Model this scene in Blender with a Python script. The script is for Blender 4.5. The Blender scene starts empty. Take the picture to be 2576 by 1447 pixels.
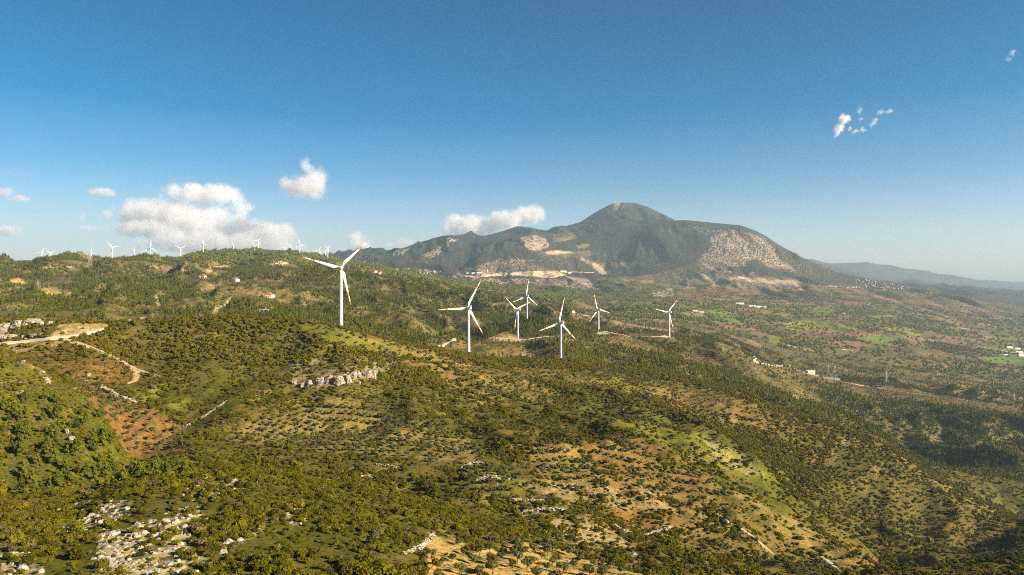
import bpy, math, random
import numpy as np
from mathutils import Vector, Matrix
R = math.radians
rng = np.random.default_rng(7)
random.seed(7)
scene = bpy.context.scene
COL = scene.collection
F = 1860.4            # focal length in picture units (width 2576)
CX, HY = 1288.0, 700.0

# ------------------------------------------------------------------ helpers
def link(o, parent=None):
    COL.objects.link(o)
    if parent is not None:
        o.parent = parent
    return o

def tag(o, label=None, cat=None, group=None, kind=None):
    if label: o['label'] = label
    if cat: o['category'] = cat
    if group: o['group'] = group
    if kind: o['kind'] = kind
    return o

def empty(name, loc=(0, 0, 0), rz=0.0):
    o = bpy.data.objects.new(name, None)
    o.location = loc
    o.rotation_euler = (0, 0, rz)
    o.empty_display_size = 1
    return link(o)

def np_mesh(name, verts, faces_flat, sizes, mat_idx=None, smooth=False):
    me = bpy.data.meshes.new(name)
    verts = np.asarray(verts, dtype=np.float32)
    faces_flat = np.asarray(faces_flat, dtype=np.int32)
    sizes = np.asarray(sizes, dtype=np.int32)
    me.vertices.add(len(verts)); me.vertices.foreach_set('co', verts.ravel())
    me.loops.add(len(faces_flat)); me.loops.foreach_set('vertex_index', faces_flat)
    starts = np.concatenate([[0], np.cumsum(sizes)[:-1]]).astype(np.int32)
    me.polygons.add(len(sizes)); me.polygons.foreach_set('loop_start', starts)
    try: me.polygons.foreach_set('loop_total', sizes)
    except Exception: pass
    if mat_idx is not None:
        me.polygons.foreach_set('material_index', np.asarray(mat_idx, dtype=np.int32))
    me.polygons.foreach_set('use_smooth', np.full(len(sizes), smooth, dtype=bool))
    me.update(calc_edges=True)
    return me

class MB:
    """collects faces for one mesh"""
    def __init__(s): s.v = []; s.f = []; s.m = []
    def add(s, vs, fs, mi=0):
        b = len(s.v)
        s.v += [tuple(v) for v in vs]
        for f in fs:
            s.f.append([b + i for i in f]); s.m.append(mi)
    def box(s, c, d, mi=0, rz=0.0):
        cx, cy, cz = c; x, y, z = d[0]/2, d[1]/2, d[2]/2
        ca, sa = math.cos(rz), math.sin(rz)
        vs = []
        for k in (-z, z):
            for (a, b) in ((-x, -y), (x, -y), (x, y), (-x, y)):
                vs.append((cx + a*ca - b*sa, cy + a*sa + b*ca, cz + k))
        s.add(vs, [(3, 2, 1, 0), (4, 5, 6, 7), (0, 1, 5, 4), (1, 2, 6, 5), (2, 3, 7, 6), (3, 0, 4, 7)], mi)
    def tube(s, p, q, r0, r1=None, n=8, mi=0, caps=True):
        r1 = r0 if r1 is None else r1
        p = Vector(p); q = Vector(q); d = (q - p).normalized()
        a = d.orthogonal().normalized(); b = d.cross(a)
        vs = []
        for c, r in ((p, r0), (q, r1)):
            for i in range(n):
                t = 2*math.pi*i/n
                vs.append(c + a*math.cos(t)*r + b*math.sin(t)*r)
        fs = [(i, (i+1) % n, n+(i+1) % n, n+i) for i in range(n)]
        if caps: fs += [tuple(range(n))[::-1], tuple(range(n, 2*n))]
        s.add(vs, fs, mi)
    def rings(s, rings, mi=0, caps=True, mis=None):
        n = len(rings[0]); vs = [v for r in rings for v in r]
        b = len(s.v); s.v += [tuple(v) for v in vs]
        for k in range(len(rings)-1):
            for i in range(n):
                s.f.append([b+k*n+i, b+k*n+(i+1) % n, b+(k+1)*n+(i+1) % n, b+(k+1)*n+i])
                s.m.append(mi if mis is None else mis[k])
        if caps:
            s.f.append([b+i for i in range(n)][::-1]); s.m.append(mi if mis is None else mis[0])
            s.f.append([b+(len(rings)-1)*n+i for i in range(n)]); s.m.append(mi if mis is None else mis[-1])
    def mesh(s, name, mats, smooth=False):
        me = np_mesh(name, s.v, [i for f in s.f for i in f], [len(f) for f in s.f], s.m, smooth)
        for m in (mats if isinstance(mats, (list, tuple)) else [mats]): me.materials.append(m)
        return me
    def build(s, name, mats, parent=None, smooth=False, loc=None):
        o = bpy.data.objects.new(name, s.mesh(name, mats, smooth))
        if loc is not None: o.location = loc
        return link(o, parent)

# ------------------------------------------------------------------ numpy noise
def _hash(ix, iy, seed):
    h = (ix.astype(np.int64)*374761393 + iy.astype(np.int64)*668265263 + seed*1274126177) & 0xffffffff
    h = ((h ^ (h >> 13)) * 1274126177) & 0xffffffff
    return (h ^ (h >> 16)) & 0xffffffff
def gnoise(x, y, seed=0):
    x0 = np.floor(x); y0 = np.floor(y); fx = x-x0; fy = y-y0
    x0 = x0.astype(np.int64); y0 = y0.astype(np.int64)
    u = fx*fx*fx*(fx*(fx*6-15)+10); v = fy*fy*fy*(fy*(fy*6-15)+10)
    def g(ix, iy, dx, dy):
        a = _hash(ix, iy, seed)*(2*np.pi/4294967296.0)
        return np.cos(a)*dx+np.sin(a)*dy
    n00 = g(x0, y0, fx, fy); n10 = g(x0+1, y0, fx-1, fy)
    n01 = g(x0, y0+1, fx, fy-1); n11 = g(x0+1, y0+1, fx-1, fy-1)
    return ((n00*(1-u)+n10*u)*(1-v)+(n01*(1-u)+n11*u)*v)*1.5
def fbm(x, y, wl, octs=4, seed=0, gain=0.5):
    s = 0; a = 1; t = 0; f = 1.0/wl
    for o in range(octs):
        s = s+a*gnoise(x*f+17.3*o, y*f-9.1*o, seed+o*31); t += a; a *= gain; f *= 2.03
    return s/t
def ridged(x, y, wl, octs=4, seed=0, gain=0.5):
    s = 0; a = 1; t = 0; f = 1.0/wl
    for o in range(octs):
        s = s+a*(1-2*np.abs(gnoise(x*f+5.3*o, y*f+3.7*o, seed+o*57))); t += a; a *= gain; f *= 2.07
    return s/t
def sstep(a, b, x):
    t = np.clip((x-a)/(b-a), 0, 1); return t*t*(3-2*t)

# ------------------------------------------------------------------ terrain
# Each line is a ridge, slope break or valley of the land: (bearing x, height y, distance Y).
def zl(z, Y): return HY-z*F/Y
LINES = [
 ('foot', 0, [(-900, zl(-80, 25), 25), (3500, zl(-82, 25), 25)]),
 ('foot2', 0, [(-900, zl(-72, 85), 85), (1288, zl(-77, 85), 85), (3500, zl(-96, 95), 95)]),
 ('frame', 0, [(-900, 1430, 168), (0, 1447, 172), (900, 1447, 180), (1300, 1447, 205), (1800, 1447, 265), (2200, 1452, 335), (2576, 1450, 405), (3500, 1440, 520)]),
 ('spur', 1, [(-900, 1230, 290), (0, 1255, 300), (200, 1235, 310), (400, 1195, 320), (560, 1183, 322), (650, 1190, 325), (780, 1208, 325), (900, 1226, 325), (1019, 1255, 322), (1216, 1312, 315), (1400, 1352, 312), (1600, 1390, 330), (1900, 1420, 365), (2200, 1438, 400), (2576, 1440, 450), (3500, 1430, 570)]),
 ('gully', 0, [(-900, 1180, 325), (0, 1225, 335), (200, 1215, 340), (350, 1205, 372), (560, 1196, 385), (900, 1240, 380), (1019, 1262, 370), (1216, 1300, 350), (1400, 1325, 350), (1600, 1350, 375), (1900, 1385, 400), (2200, 1435, 425), (2576, 1425, 470), (3500, 1415, 600)]),
 ('leftcrest', 1, [(-900, 760, 520), (-200, 835, 490), (0, 879, 475), (100, 931, 462), (225, 999, 448), (275, 1038, 438), (310, 1130, 425), (350, 1172, 420), (500, 1125, 435), (700, 1130, 440), (1000, 1160, 430), (1300, 1180, 430), (1550, 1180, 460), (1750, 1200, 480), (1900, 1270, 470), (2107, 1375, 462), (2227, 1436, 445), (2400, 1440, 470), (2576, 1415, 505), (3500, 1405, 640)]),
 ('valley', 0, [(-900, 800, 590), (0, 912, 545), (100, 948, 530), (225, 1003, 510), (275, 1035, 500), (310, 1085, 480), (350, 1120, 468), (430, 1135, 465), (600, 1080, 490), (900, 1090, 500), (1300, 1110, 500), (1600, 1095, 530), (1750, 1110, 560), (1880, 1180, 540), (1932, 1208, 520), (2020, 1285, 500), (2107, 1352, 482), (2200, 1425, 465), (2260, 1452, 478), (2400, 1446, 515), (2576, 1405, 550), (3500, 1390, 720)]),
 ('mid', 0.6, [(-900, 795, 650), (0, 885, 620), (100, 903, 610), (225, 905, 605), (350, 945, 600), (480, 985, 580), (600, 965, 590), (720, 955, 600), (860, 938, 605), (1000, 965, 610), (1200, 990, 640), (1400, 1005, 700), (1600, 1012, 740), (1738, 1049, 720), (1813, 1090, 665), (1888, 1140, 610), (1932, 1183, 580), (2020, 1258, 545), (2107, 1333, 520), (2180, 1395, 500), (2227, 1440, 500), (2400, 1438, 560), (2576, 1390, 610), (3500, 1370, 800)]),
 ('gully2', 0, [(-900, 790, 690), (0, 845, 660), (200, 850, 650), (480, 900, 640), (860, 885, 645), (1100, 925, 720), (1300, 955, 800), (1500, 975, 840), (1650, 1000, 830), (1738, 1056, 800), (1813, 1112, 745), (1888, 1176, 690), (1932, 1224, 655), (2020, 1304, 620), (2107, 1372, 590), (2227, 1435, 580), (2330, 1400, 650), (2576, 1355, 720), (3500, 1330, 900)]),
 ('crest', 1, [(-900, 800, 730), (0, 808, 700), (100, 805, 700), (200, 810, 700), (270, 812, 700), (330, 806, 700), (400, 803, 705), (560, 798, 710), (700, 801, 705), (780, 809, 700), (860, 823, 700), (950, 850, 720), (1050, 873, 780), (1180, 899, 930), (1290, 904, 1000), (1408, 911, 1060), (1538, 922, 1080), (1638, 931, 1090), (1713, 946, 1090), (1763, 958, 1090), (1838, 974, 1090), (1888, 987, 1080), (1932, 1016, 1060), (2032, 1047, 1040), (2145, 1086, 1020), (2207, 1110, 1010), (2282, 1146, 1000), (2332, 1185, 980), (2407, 1233, 950), (2517, 1284, 930), (2576, 1310, 925), (3500, 1330, 1100)]),
 ('behind', 0, [(-900, 830, 880), (0, 850, 860), (400, 840, 860), (860, 858, 860), (1050, 895, 920), (1180, 915, 1060), (1290, 915, 1120), (1408, 925, 1190), (1638, 950, 1220), (1838, 1000, 1220), (1932, 1040, 1200), (2145, 1120, 1180), (2282, 1170, 1150), (2332, 1200, 1120), (2407, 1240, 1060), (2576, 1312, 1040), (3500, 1320, 1200)]),
 ('pine', 1, [(-900, 780, 1150), (0, 785, 1150), (600, 792, 1150), (860, 805, 1200), (1000, 835, 1250), (1100, 862, 1350), (1200, 862, 1450), (1304, 857, 1540), (1380, 850, 1550), (1438, 840, 1560), (1538, 852, 1600), (1680, 892, 1550), (1800, 932, 1500), (1932, 982, 1450), (2072, 1021, 1420), (2119, 1039, 1420), (2169, 1064, 1410), (2207, 1082, 1400), (2282, 1140, 1350), (2332, 1166, 1320), (2450, 1190, 1280), (2576, 1195, 1280), (3500, 1200, 1400)]),
 ('dark', 0, [(-900, 745, 1650), (0, 748, 1650), (600, 752, 1650), (860, 770, 1700), (1000, 795, 1750), (1100, 820, 1780), (1200, 838, 1780), (1325, 815, 1800), (1400, 838, 1780), (1506, 844, 1880), (1600, 850, 1900), (1683, 850, 1930), (1800, 885, 1850), (1932, 960, 1720), (2072, 1036, 1660), (2169, 1085, 1650), (2282, 1155, 1620), (2360, 1163, 1600), (2576, 1150, 1600), (3500, 1150, 1800)]),
 ('shelf', 0.7, [(-900, 705, 2150), (0, 706, 2150), (300, 708, 2150), (600, 708, 2150), (860, 722, 2200), (1000, 752, 2200), (1150, 785, 2150), (1325, 806, 2100), (1400, 825, 2150), (1506, 840, 2150), (1600, 836, 2200), (1683, 840, 2200), (1800, 860, 2200), (1932, 912, 2150), (2040, 948, 2150), (2180, 985, 2150), (2400, 1008, 2150), (2576, 1042, 2150), (3500, 1060, 2300)]),
 ('forestcrest', 1, [(-900, 690, 2650), (0, 668, 2550), (65, 664, 2550), (115, 656, 2550), (162, 651, 2550), (200, 656, 2550), (225, 663, 2550), (260, 661, 2550), (300, 655, 2550), (340, 654, 2550), (375, 659, 2550), (425, 667, 2600), (475, 675, 2650), (600, 682, 2700), (720, 676, 2800), (861, 682, 2900), (894, 687, 2900), (956, 697, 2900), (1019, 707, 2900), (1119, 721, 2900), (1194, 738, 2900), (1300, 768, 2700), (1400, 790, 2700), (1506, 812, 2700), (1683, 825, 2800), (1800, 850, 2800), (1932, 895, 2800), (2040, 925, 2800), (2180, 950, 2800), (2400, 975, 2800), (2576, 1000, 2800), (3500, 1010, 2900)]),
 ('forestdip', 0, [(-900, 700, 3200), (0, 678, 3200), (200, 668, 3200), (425, 674, 3300), (475, 674, 3300), (600, 664, 3400), (720, 660, 3500), (861, 692, 3400), (956, 704, 3500), (1019, 716, 3500), (1119, 730, 3500), (1194, 742, 3500), (1300, 758, 3600), (1506, 785, 3800), (1700, 790, 3900), (1932, 835, 3900), (2180, 868, 3900), (2400, 905, 3900), (2576, 925, 3900), (3500, 930, 3900)]),
 ('farcrest', 1, [(-900, 680, 4300), (0, 672, 4300), (67, 665, 4300), (104, 662, 4300), (140, 668, 4300), (229, 662, 4300), (300, 660, 4300), (400, 661, 4300), (450, 652, 4300), (500, 641, 4300), (575, 634, 4300), (640, 633, 4300), (694, 636, 4400), (740, 640, 4400), (794, 648, 4400), (844, 656, 4400), (894, 662, 4500), (969, 678, 4500), (1019, 688, 4500), (1081, 702, 4600), (1119, 711, 4600), (1200, 722, 4700), (1300, 735, 4800), (1506, 752, 5000), (1700, 752, 5200), (1932, 775, 5200), (2180, 800, 5200), (2400, 828, 5200), (2576, 850, 5200), (3500, 860, 5200)]),
 ('plain', 0, [(-900, 690, 6800), (100, 682, 6800), (450, 665, 6800), (650, 646, 6800), (800, 650, 6500), (860, 661, 6200), (940, 672, 6200), (994, 680, 6200), (1060, 682, 6200), (1110, 690, 6200), (1160, 712, 6200), (1300, 719, 6500), (1500, 722, 7000), (1640, 714, 7200), (1700, 716, 7200), (1800, 717, 7200), (1932, 723, 7200), (2040, 728, 7200), (2200, 744, 7200), (2400, 766, 7200), (2576, 792, 7200), (3500, 810, 7200)]),
 ('shoulder', 0.5, [(-900, 695, 8200), (450, 672, 8200), (650, 642, 8200), (844, 651, 8000), (981, 655, 7800), (1110, 672, 7600), (1160, 690, 7300), (1200, 672, 7500), (1280, 652, 7700), (1340, 660, 7800), (1400, 686, 7700), (1440, 700, 7700), (1550, 692, 7800), (1640, 680, 8000), (1760, 655, 8200), (1863, 645, 8300), (1932, 668, 8300), (2040, 708, 8300), (2144, 720, 8300), (2300, 738, 8400), (2450, 755, 8600), (2576, 772, 8800), (3500, 790, 9000)]),
 ('brow', 1, [(-900, 697, 9300), (450, 680, 9300), (650, 645, 9300), (844, 648, 9300), (981, 640, 9300), (1069, 612, 9500), (1127, 600, 9600), (1156, 604, 9600), (1184, 612, 9600), (1244, 606, 9600), (1300, 600, 9600), (1340, 592, 9600), (1380, 598, 9600), (1440, 600, 9600), (1520, 592, 9600), (1600, 576, 9600), (1650, 563, 9600), (1700, 555, 9600), (1725, 554, 9600), (1788, 560, 9600), (1863, 567, 9600), (1900, 580, 9600), (1932, 597, 9600), (1957, 615, 9600), (2024, 651, 9600), (2107, 690, 9600), (2144, 705, 9600), (2200, 718, 9600), (2300, 730, 9600), (2450, 750, 9600), (2576, 765, 9600), (3500, 780, 9600)]),
 ('saddle', 0, [(-900, 700, 10600), (650, 660, 10600), (844, 650, 10600), (981, 640, 10600), (1127, 604, 10600), (1244, 596, 10600), (1300, 585, 10600), (1380, 592, 10600), (1438, 588, 10600), (1513, 570, 10600), (1575, 560, 10600), (1640, 566, 10600), (1700, 575, 10600), (1788, 600, 10600), (1932, 640, 10600), (2100, 705, 10600), (2300, 728, 10600), (2576, 752, 10600), (3500, 770, 10600)]),
 ('summit', 1, [(-900, 700, 12000), (650, 655, 12000), (795, 650, 12000), (844, 646, 12000), (894, 641, 12000), (981, 633, 12000), (1019, 622, 12000), (1069, 605, 12000), (1127, 597, 12000), (1156, 600, 12000), (1184, 602, 12000), (1215, 594, 12000), (1244, 587, 12000), (1270, 580, 12000), (1303, 570, 12000), (1333, 572, 12000), (1360, 579, 12000), (1380, 583, 12000), (1415, 578, 12000), (1438, 572, 12000), (1475, 549, 12000), (1495, 536, 12000), (1513, 526, 12000), (1535, 514, 12000), (1550, 510, 12000), (1575, 510, 12000), (1600, 511, 12000), (1615, 516, 12000), (1638, 524, 12000), (1660, 535, 12000), (1675, 542, 12000), (1700, 555, 12000), (1788, 590, 12000), (1932, 640, 12000), (2100, 700, 12000), (2576, 745, 12000), (3500, 760, 12000)]),
 ('beyond', 0, [(-900, 702, 13500), (650, 680, 13500), (1000, 650, 13500), (1575, 600, 13500), (1932, 670, 13500), (2100, 705, 13500), (2300, 722, 13500), (2576, 745, 13500), (3500, 760, 13500)]),
 ('farhill', 1, [(-900, 700, 15500), (1000, 690, 15500), (1900, 650, 15500), (2010, 652, 15500), (2070, 664, 15500), (2140, 682, 15500), (2200, 706, 15500), (2255, 713, 15500), (2285, 702, 15500), (2305, 702, 15500), (2357, 717, 15500), (2432, 730, 15500), (2507, 742, 15500), (2557, 754, 15500), (2700, 760, 15500), (3500, 765, 15500)]),
 ('fardip', 0, [(-900, 702, 17500), (1900, 665, 17500), (2070, 672, 17500), (2255, 715, 17500), (2576, 745, 17500), (3500, 755, 17500)]),
 ('farridge', 1, [(-900, 700, 21000), (1000, 695, 21000), (1900, 655, 21000), (2020, 651, 21000), (2045, 652, 21000), (2070, 660, 21000), (2092, 663, 21000), (2157, 661, 21000), (2180, 659, 21000), (2207, 665, 21000), (2244, 667, 21000), (2270, 675, 21000), (2332, 681, 21000), (2362, 690, 21000), (2395, 691, 21000), (2420, 697, 21000), (2457, 705, 21000), (2507, 714, 21000), (2576, 722, 21000), (2900, 738, 21000), (3500, 742, 21000)]),
 ('end', 0, [(-900, 706, 24000), (2020, 690, 24000), (3500, 745, 24000)]),
]
NL = len(LINES)
xin = np.arange(-110, 2690, 2.6)
xl = CX-(CX+110)*np.array([4.2, 3.4, 2.8, 2.3, 2.0, 1.8, 1.65, 1.5, 1.4, 1.32, 1.25, 1.19, 1.14, 1.1, 1.06, 1.03, 1.01])
xr = 2*CX-xl[::-1]
XG = np.concatenate([xl, xin, xr]); NC = len(XG)
LY = np.linspace(math.log(25), math.log(24000), 1150); NR = len(LY)
lnY = np.zeros((NL, NC)); tk = np.zeros((NL, NC)); crest = np.array([l[1] for l in LINES], float)
for k, (nm, c, pts) in enumerate(LINES):
    p = np.array(pts, float)
    ly = np.interp(XG, p[:, 0], np.log(p[:, 2])); yy = np.interp(XG, p[:, 0], p[:, 1])
    w = 7 if k < 17 else 3            # round the corners of each line
    ker = np.hanning(2*w+3)[1:-1]; ker /= ker.sum()
    def sm(a):
        e = np.pad(a, w, mode='edge'); return np.convolve(e, ker, 'valid')
    lnY[k] = sm(ly); tk[k] = -(sm(yy)-HY)/F
for k in range(1, NL):
    lnY[k] = np.maximum(lnY[k], lnY[k-1]+0.02)
# monotone cubic (pchip) in ln distance
h = np.diff(lnY, axis=0); d = np.diff(tk, axis=0)/h
m = np.zeros_like(tk)
w1 = 2*h[1:]+h[:-1]; w2 = h[1:]+2*h[:-1]
ok = d[:-1]*d[1:] > 0
with np.errstate(all='ignore'):
    hm = (w1+w2)/(w1/d[:-1]+w2/d[1:])
m[1:-1] = np.where(ok, hm, 0); m[0] = d[0]; m[-1] = d[-1]
T = np.zeros((NR, NC)); MASK = np.ones((NR, NC)); ar = np.arange(NC)
for j, L in enumerate(LY):
    i = np.clip((lnY <= L).sum(axis=0)-1, 0, NL-2)
    a = lnY[i, ar]; hh = h[i, ar]; s = np.clip((L-a)/hh, 0, 1)
    T[j] = (2*s**3-3*s**2+1)*tk[i, ar]+(s**3-2*s**2+s)*hh*m[i, ar]+(-2*s**3+3*s**2)*tk[i+1, ar]+(s**3-s**2)*hh*m[i+1, ar]
    mk = np.zeros(NC)
    for k in range(NL):
        if crest[k] > 0:
            mk = np.maximum(mk, crest[k]*(.88 if k < 17 else .97)*np.exp(-((L-lnY[k])/(0.05 if k < 17 else 0.036))**2))
    MASK[j] = 1-mk
YG = np.exp(LY)[:, None]*np.ones((1, NC))
WX = (XG[None, :]-CX)/F*YG
# relief: hummocks near, gullied slopes further off
Z = T*YG
for px_, py_, wx_, wl_ in ((1290, 1560, 55, .10), (1524, 1880, 48, .07), (1650, 1930, 60, .07), (1590, 1910, 50, .07), (2060, 2130, 110, .13), (2200, 2150, 160, .06), (2400, 2150, 160, .06), (180, 615, 170, .06)):
    MASK *= 1-.93*np.exp(-np.clip(np.abs(XG[None, :]-px_)/wx_, .0, 9)**2-(np.abs(LY[:, None]-math.log(py_))/wl_)**2)
near = 1-sstep(750, 1150, YG); far = sstep(4800, 7000, YG); midw = (1-near)*(1-far)
wx = WX+60*fbm(WX, YG, 300, 2, 90); wy = YG+60*fbm(WX, YG, 300, 2, 91)
Z += near*MASK*np.minimum(YG/500, 1)*(3.2*fbm(WX, YG, 70, 4, 1)+1.6*fbm(WX, YG, 18, 3, 5))
Z += near*sstep(240, 320, YG)*MASK*(9+5*sstep(1300, 1700, XG)[None, :])*(ridged(wx*1.0, wy*0.6, 140, 3, 8)-0.45)
plainw = sstep(2250, 2900, YG)*sstep(1400, 1600, XG)[None, :]
rightw = (sstep(1980, 2080, XG)[None, :])*sstep(1380, 1500, YG)*(1-sstep(1950, 2100, YG))
ur = WX*.78-YG*.62+25*fbm(WX, YG, 120, 2, 93); vr = WX*.62+YG*.78+25*fbm(WX, YG, 120, 2, 94); ul = WX*.35+YG*.94; vl = WX*.94-YG*.35+20*fbm(WX, YG, 100, 2, 95)
wr_ = sstep(950, 1300, XG)[None, :]
Z += near*sstep(330, 470, YG)*MASK*(wr_*15*(ridged(ur*.30, vr, 120, 3, 61)-.45)+(1-wr_)*10*(ridged(ul*.30, vl, 120, 3, 62)-.45))
Z += midw*MASK**3*(YG/1000)*24*(1-.8*plainw)*(1-.6*sstep(2800, 3400, YG))*(ridged(WX+.25*YG+60*fbm(WX, YG, 300, 2, 96), YG*.28, 230, 3, 63)-.45)
del ur, vr, ul, vl
Z += midw*MASK**1.5*(YG/1000)*(1-.5*plainw+.7*rightw)*(1-.55*sstep(2850, 3400, YG))*(22*(ridged(wx, wy*0.7, 330, 4, 11)-0.45)+5*fbm(WX, YG, 90, 3, 14))
fx = WX+300*fbm(WX, YG, 1500, 2, 92)
Z += far*MASK*np.minimum(YG/10000, 1.2)*(1-.7*sstep(12800, 14500, YG))*(110*(ridged(fx+.35*YG, YG*0.5, 1700, 4, 21)-0.45)+170*MASK*(ridged(fx+.2*YG, YG*.25, 850, 5, 22, .55)-.42)+22*fbm(WX, YG, 260, 3, 25))
Z += sstep(2600, 4200, YG)*0  # keeps the plain's own relief
del wx, wy, fx
YIMG = HY-F*Z/YG
# what the valley side shows from the drone (used only to leave hidden ground unplanted)
runmin = np.minimum.accumulate(YIMG, axis=0)
HID = YIMG-runmin       # >0: hidden below an earlier skyline, in picture units

def gidx(x, Y):
    """grid coordinates of bearing x and distance Y"""
    fj = (np.log(Y)-LY[0])/(LY[1]-LY[0]); j = np.clip(np.floor(fj).astype(int), 0, NR-2); fj = np.clip(fj-j, 0, 1)
    i = np.clip(np.searchsorted(XG, x)-1, 0, NC-2); fi = np.clip((x-XG[i])/(XG[i+1]-XG[i]), 0, 1)
    return i, j, fi, fj
def sample(A, x, Y):
    x = np.asarray(x, float); Y = np.asarray(Y, float)
    i, j, a, b = gidx(x, Y)
    return (A[j, i]*(1-a)+A[j, i+1]*a)*(1-b)+(A[j+1, i]*(1-a)+A[j+1, i+1]*a)*b
def ground(X, Y):
    X = np.asarray(X, float); Y = np.asarray(Y, float)
    return sample(Z, CX+F*X/Y, Y)
def hit(x, y, Ymin=60):
    """first ground point seen on bearing x at height y beyond Ymin"""
    i = np.clip(np.searchsorted(XG, x)-1, 0, NC-2); a = (x-XG[i])/(XG[i+1]-XG[i])
    c = YIMG[:, i]*(1-a)+YIMG[:, i+1]*a
    j0 = int((math.log(Ymin)-LY[0])/(LY[1]-LY[0]))
    idx = np.nonzero(c[j0:] <= y)[0]
    j = j0+(idx[0] if len(idx) else int(np.argmin(c[j0:])))
    Y = math.exp(LY[j])
    if len(idx) and idx[0] > 0 and c[j-1] > c[j]:
        f = (c[j-1]-y)/(c[j-1]-c[j]); Y = math.exp(LY[j-1]+f*(LY[j]-LY[j-1]))
    X = (x-CX)/F*Y
    return np.array([X, Y, float(ground(X, Y))])
# ------------------------------------------------------------------ land cover
YC = np.exp(lnY)                                   # distance of each line per column
def line_Y(name):
    k = [l[0] for l in LINES].index(name); return YC[k][None, :]
n_big = fbm(WX, YG, 130, 4, 41); n_mid = fbm(WX, YG, 32, 4, 42); n_sml = fbm(WX, YG, 9, 3, 43)
n_fin = fbm(WX, YG, 3.2, 3, 47); n_huge = fbm(WX, YG, 900, 4, 44); n_for = fbm(WX, YG, 260, 4, 45); n_row = fbm(WX, YG, 60, 3, 46)
C = {
 'grass': (0.095, 0.105, 0.022), 'brightgrass': (0.145, 0.165, 0.028), 'tan': (0.245, 0.19, 0.09), 'red': (0.245, 0.13, 0.065),
 'rock': (0.42, 0.365, 0.29), 'floor': (0.13, 0.11, 0.05), 'brown': (0.18, 0.128, 0.068), 'cream': (0.50, 0.385, 0.26),
 'olive': (0.125, 0.105, 0.04), 'field': (0.115, 0.185, 0.03), 'yellow': (0.36, 0.34, 0.02), 'grey': (0.27, 0.25, 0.21),
 'mauve': (0.235, 0.14, 0.10), 'sand': (0.47, 0.33, 0.16), 'mount': (0.185, 0.14, 0.115), 'pale': (0.355, 0.265, 0.20),
}
C = {k: np.array(v, dtype=np.float32) for k, v in C.items()}
def mixc(a, b, t): return a*(1-t[..., None])+b*t[..., None]
isnear = YG < line_Y('behind')
ismid = (~isnear) & (YG < line_Y('plain')); isfar = YG >= line_Y('plain')
XD = XG[None, :]*np.ones((NR, 1))
# near hill: olive grass, tan soil patches, reddish soil
base = mixc(C['olive'][None, None]*np.ones((NR, NC, 1), np.float32), C['tan'], sstep(-0.05, 0.4, n_mid+0.35*n_big))
base = mixc(base, C['red'], 0.45*sstep(0.1, 0.5, n_big-0.3*n_mid)*isnear)
base = mixc(base, C['grass'], sstep(0.0, 0.35, -n_big+0.4*n_sml)*0.8)
SH = np.where(isnear, 0.19+0.10*np.clip(n_mid*1.4, -1, 1), 0.0)*(1+0.3*np.clip(n_sml*2, -1, 1))
SH = SH*(.25+1.15*sstep(-0.4, 0.15, n_mid+0.9*n_sml))
PI_ = np.zeros((NR, NC)); OL = np.zeros((NR, NC)); VEG = np.full((NR, NC), 0.42)+.25*n_sml
SH = np.where(isnear & (YG < line_Y('valley')) & (XD < 1500), SH*1.35, SH)
right = isnear & (XD > 1700)
SH = np.where(right, SH*0.6, SH); OL = np.where(right, 0.006, OL)
base = np.where(right[..., None], mixc(base, C['brown'], sstep(-0.2, 0.3, n_big)*0.6), base)
# flat land at the lower right beyond the ridges
# left slope: pines
leftsl = (XD < 480) & (YG > line_Y('gully')*0.97) & (YG < line_Y('leftcrest')*1.03) & (YG < 600)
# forest and hills in the middle distance
fm = ismid & (XD < 1500)
PI_ = np.where(fm, 0.020*sstep(-0.38, 0.12, n_for+0.55*n_row), PI_)
base = np.where(ismid[..., None], mixc(mixc(C['floor'][None, None]*np.ones((NR, NC, 1), np.float32), C['tan'], 0.6*sstep(0.0, 0.5, -n_for-0.2*n_row)), C['olive'], 0.4*sstep(0, .5, n_row)), base)
VEG = np.where(ismid, 0.45, VEG)
# pine ridge
pr = ismid & (XD > 1380) & (YG < line_Y('pine')*1.03)
PI_ = np.where(pr, 0.024*sstep(-0.5, 0.0, n_row+0.3*n_for), PI_)
# shelf and plain right
rp = ismid & (XD > 1450) & ~pr
PI_ = np.where(rp, 0.010*sstep(-0.15, 0.3, n_for+0.5*n_row), PI_)
SH = np.where(rp, 0.006*sstep(-0.5, 0.4, n_row), SH)
pl = ismid & (XD > 1550) & (YG > line_Y('shelf')*1.02)
# patchwork of plots (jittered cells)
def cells(X, Y, s, seed, rot=0.35):
    xr_ = (X*math.cos(rot)+Y*math.sin(rot))/s; yr_ = (-X*math.sin(rot)+Y*math.cos(rot))/(s*0.6)
    xr_ = xr_+0.25*gnoise(X/s, Y/s, seed+7); yr_ = yr_+0.25*gnoise(X/s+9, Y/s, seed+8)
    x0 = np.floor(xr_); y0 = np.floor(yr_)
    off = _hash(y0.astype(np.int64), y0.astype(np.int64)*0, seed+3)/4294967296.0
    x0 = np.floor(xr_+off)
    fx_ = xr_+off-x0; fy_ = yr_-y0
    edge = np.minimum(np.minimum(fx_, 1-fx_), np.minimum(fy_, 1-fy_))
    return _hash(x0.astype(np.int64), y0.astype(np.int64), seed)/4294967296.0, edge
cid, cedge = cells(WX, YG, 190, 77)
cid2, _ = cells(WX, YG, 420, 78, 0.2)
pc = np.zeros((NR, NC, 3), np.float32)
pal = [('mauve', .2), ('brown', .38), ('olive', .6), ('floor', .8), ('tan', .86), ('grass', 1.0)]
lo = 0
for nm, hi in pal:
    pc[(cid >= lo) & (cid < hi)] = C[nm]; lo = hi
pc = mixc(pc, C['floor'], 0.15+0.3*np.clip(n_for, -.5, 1))
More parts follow.
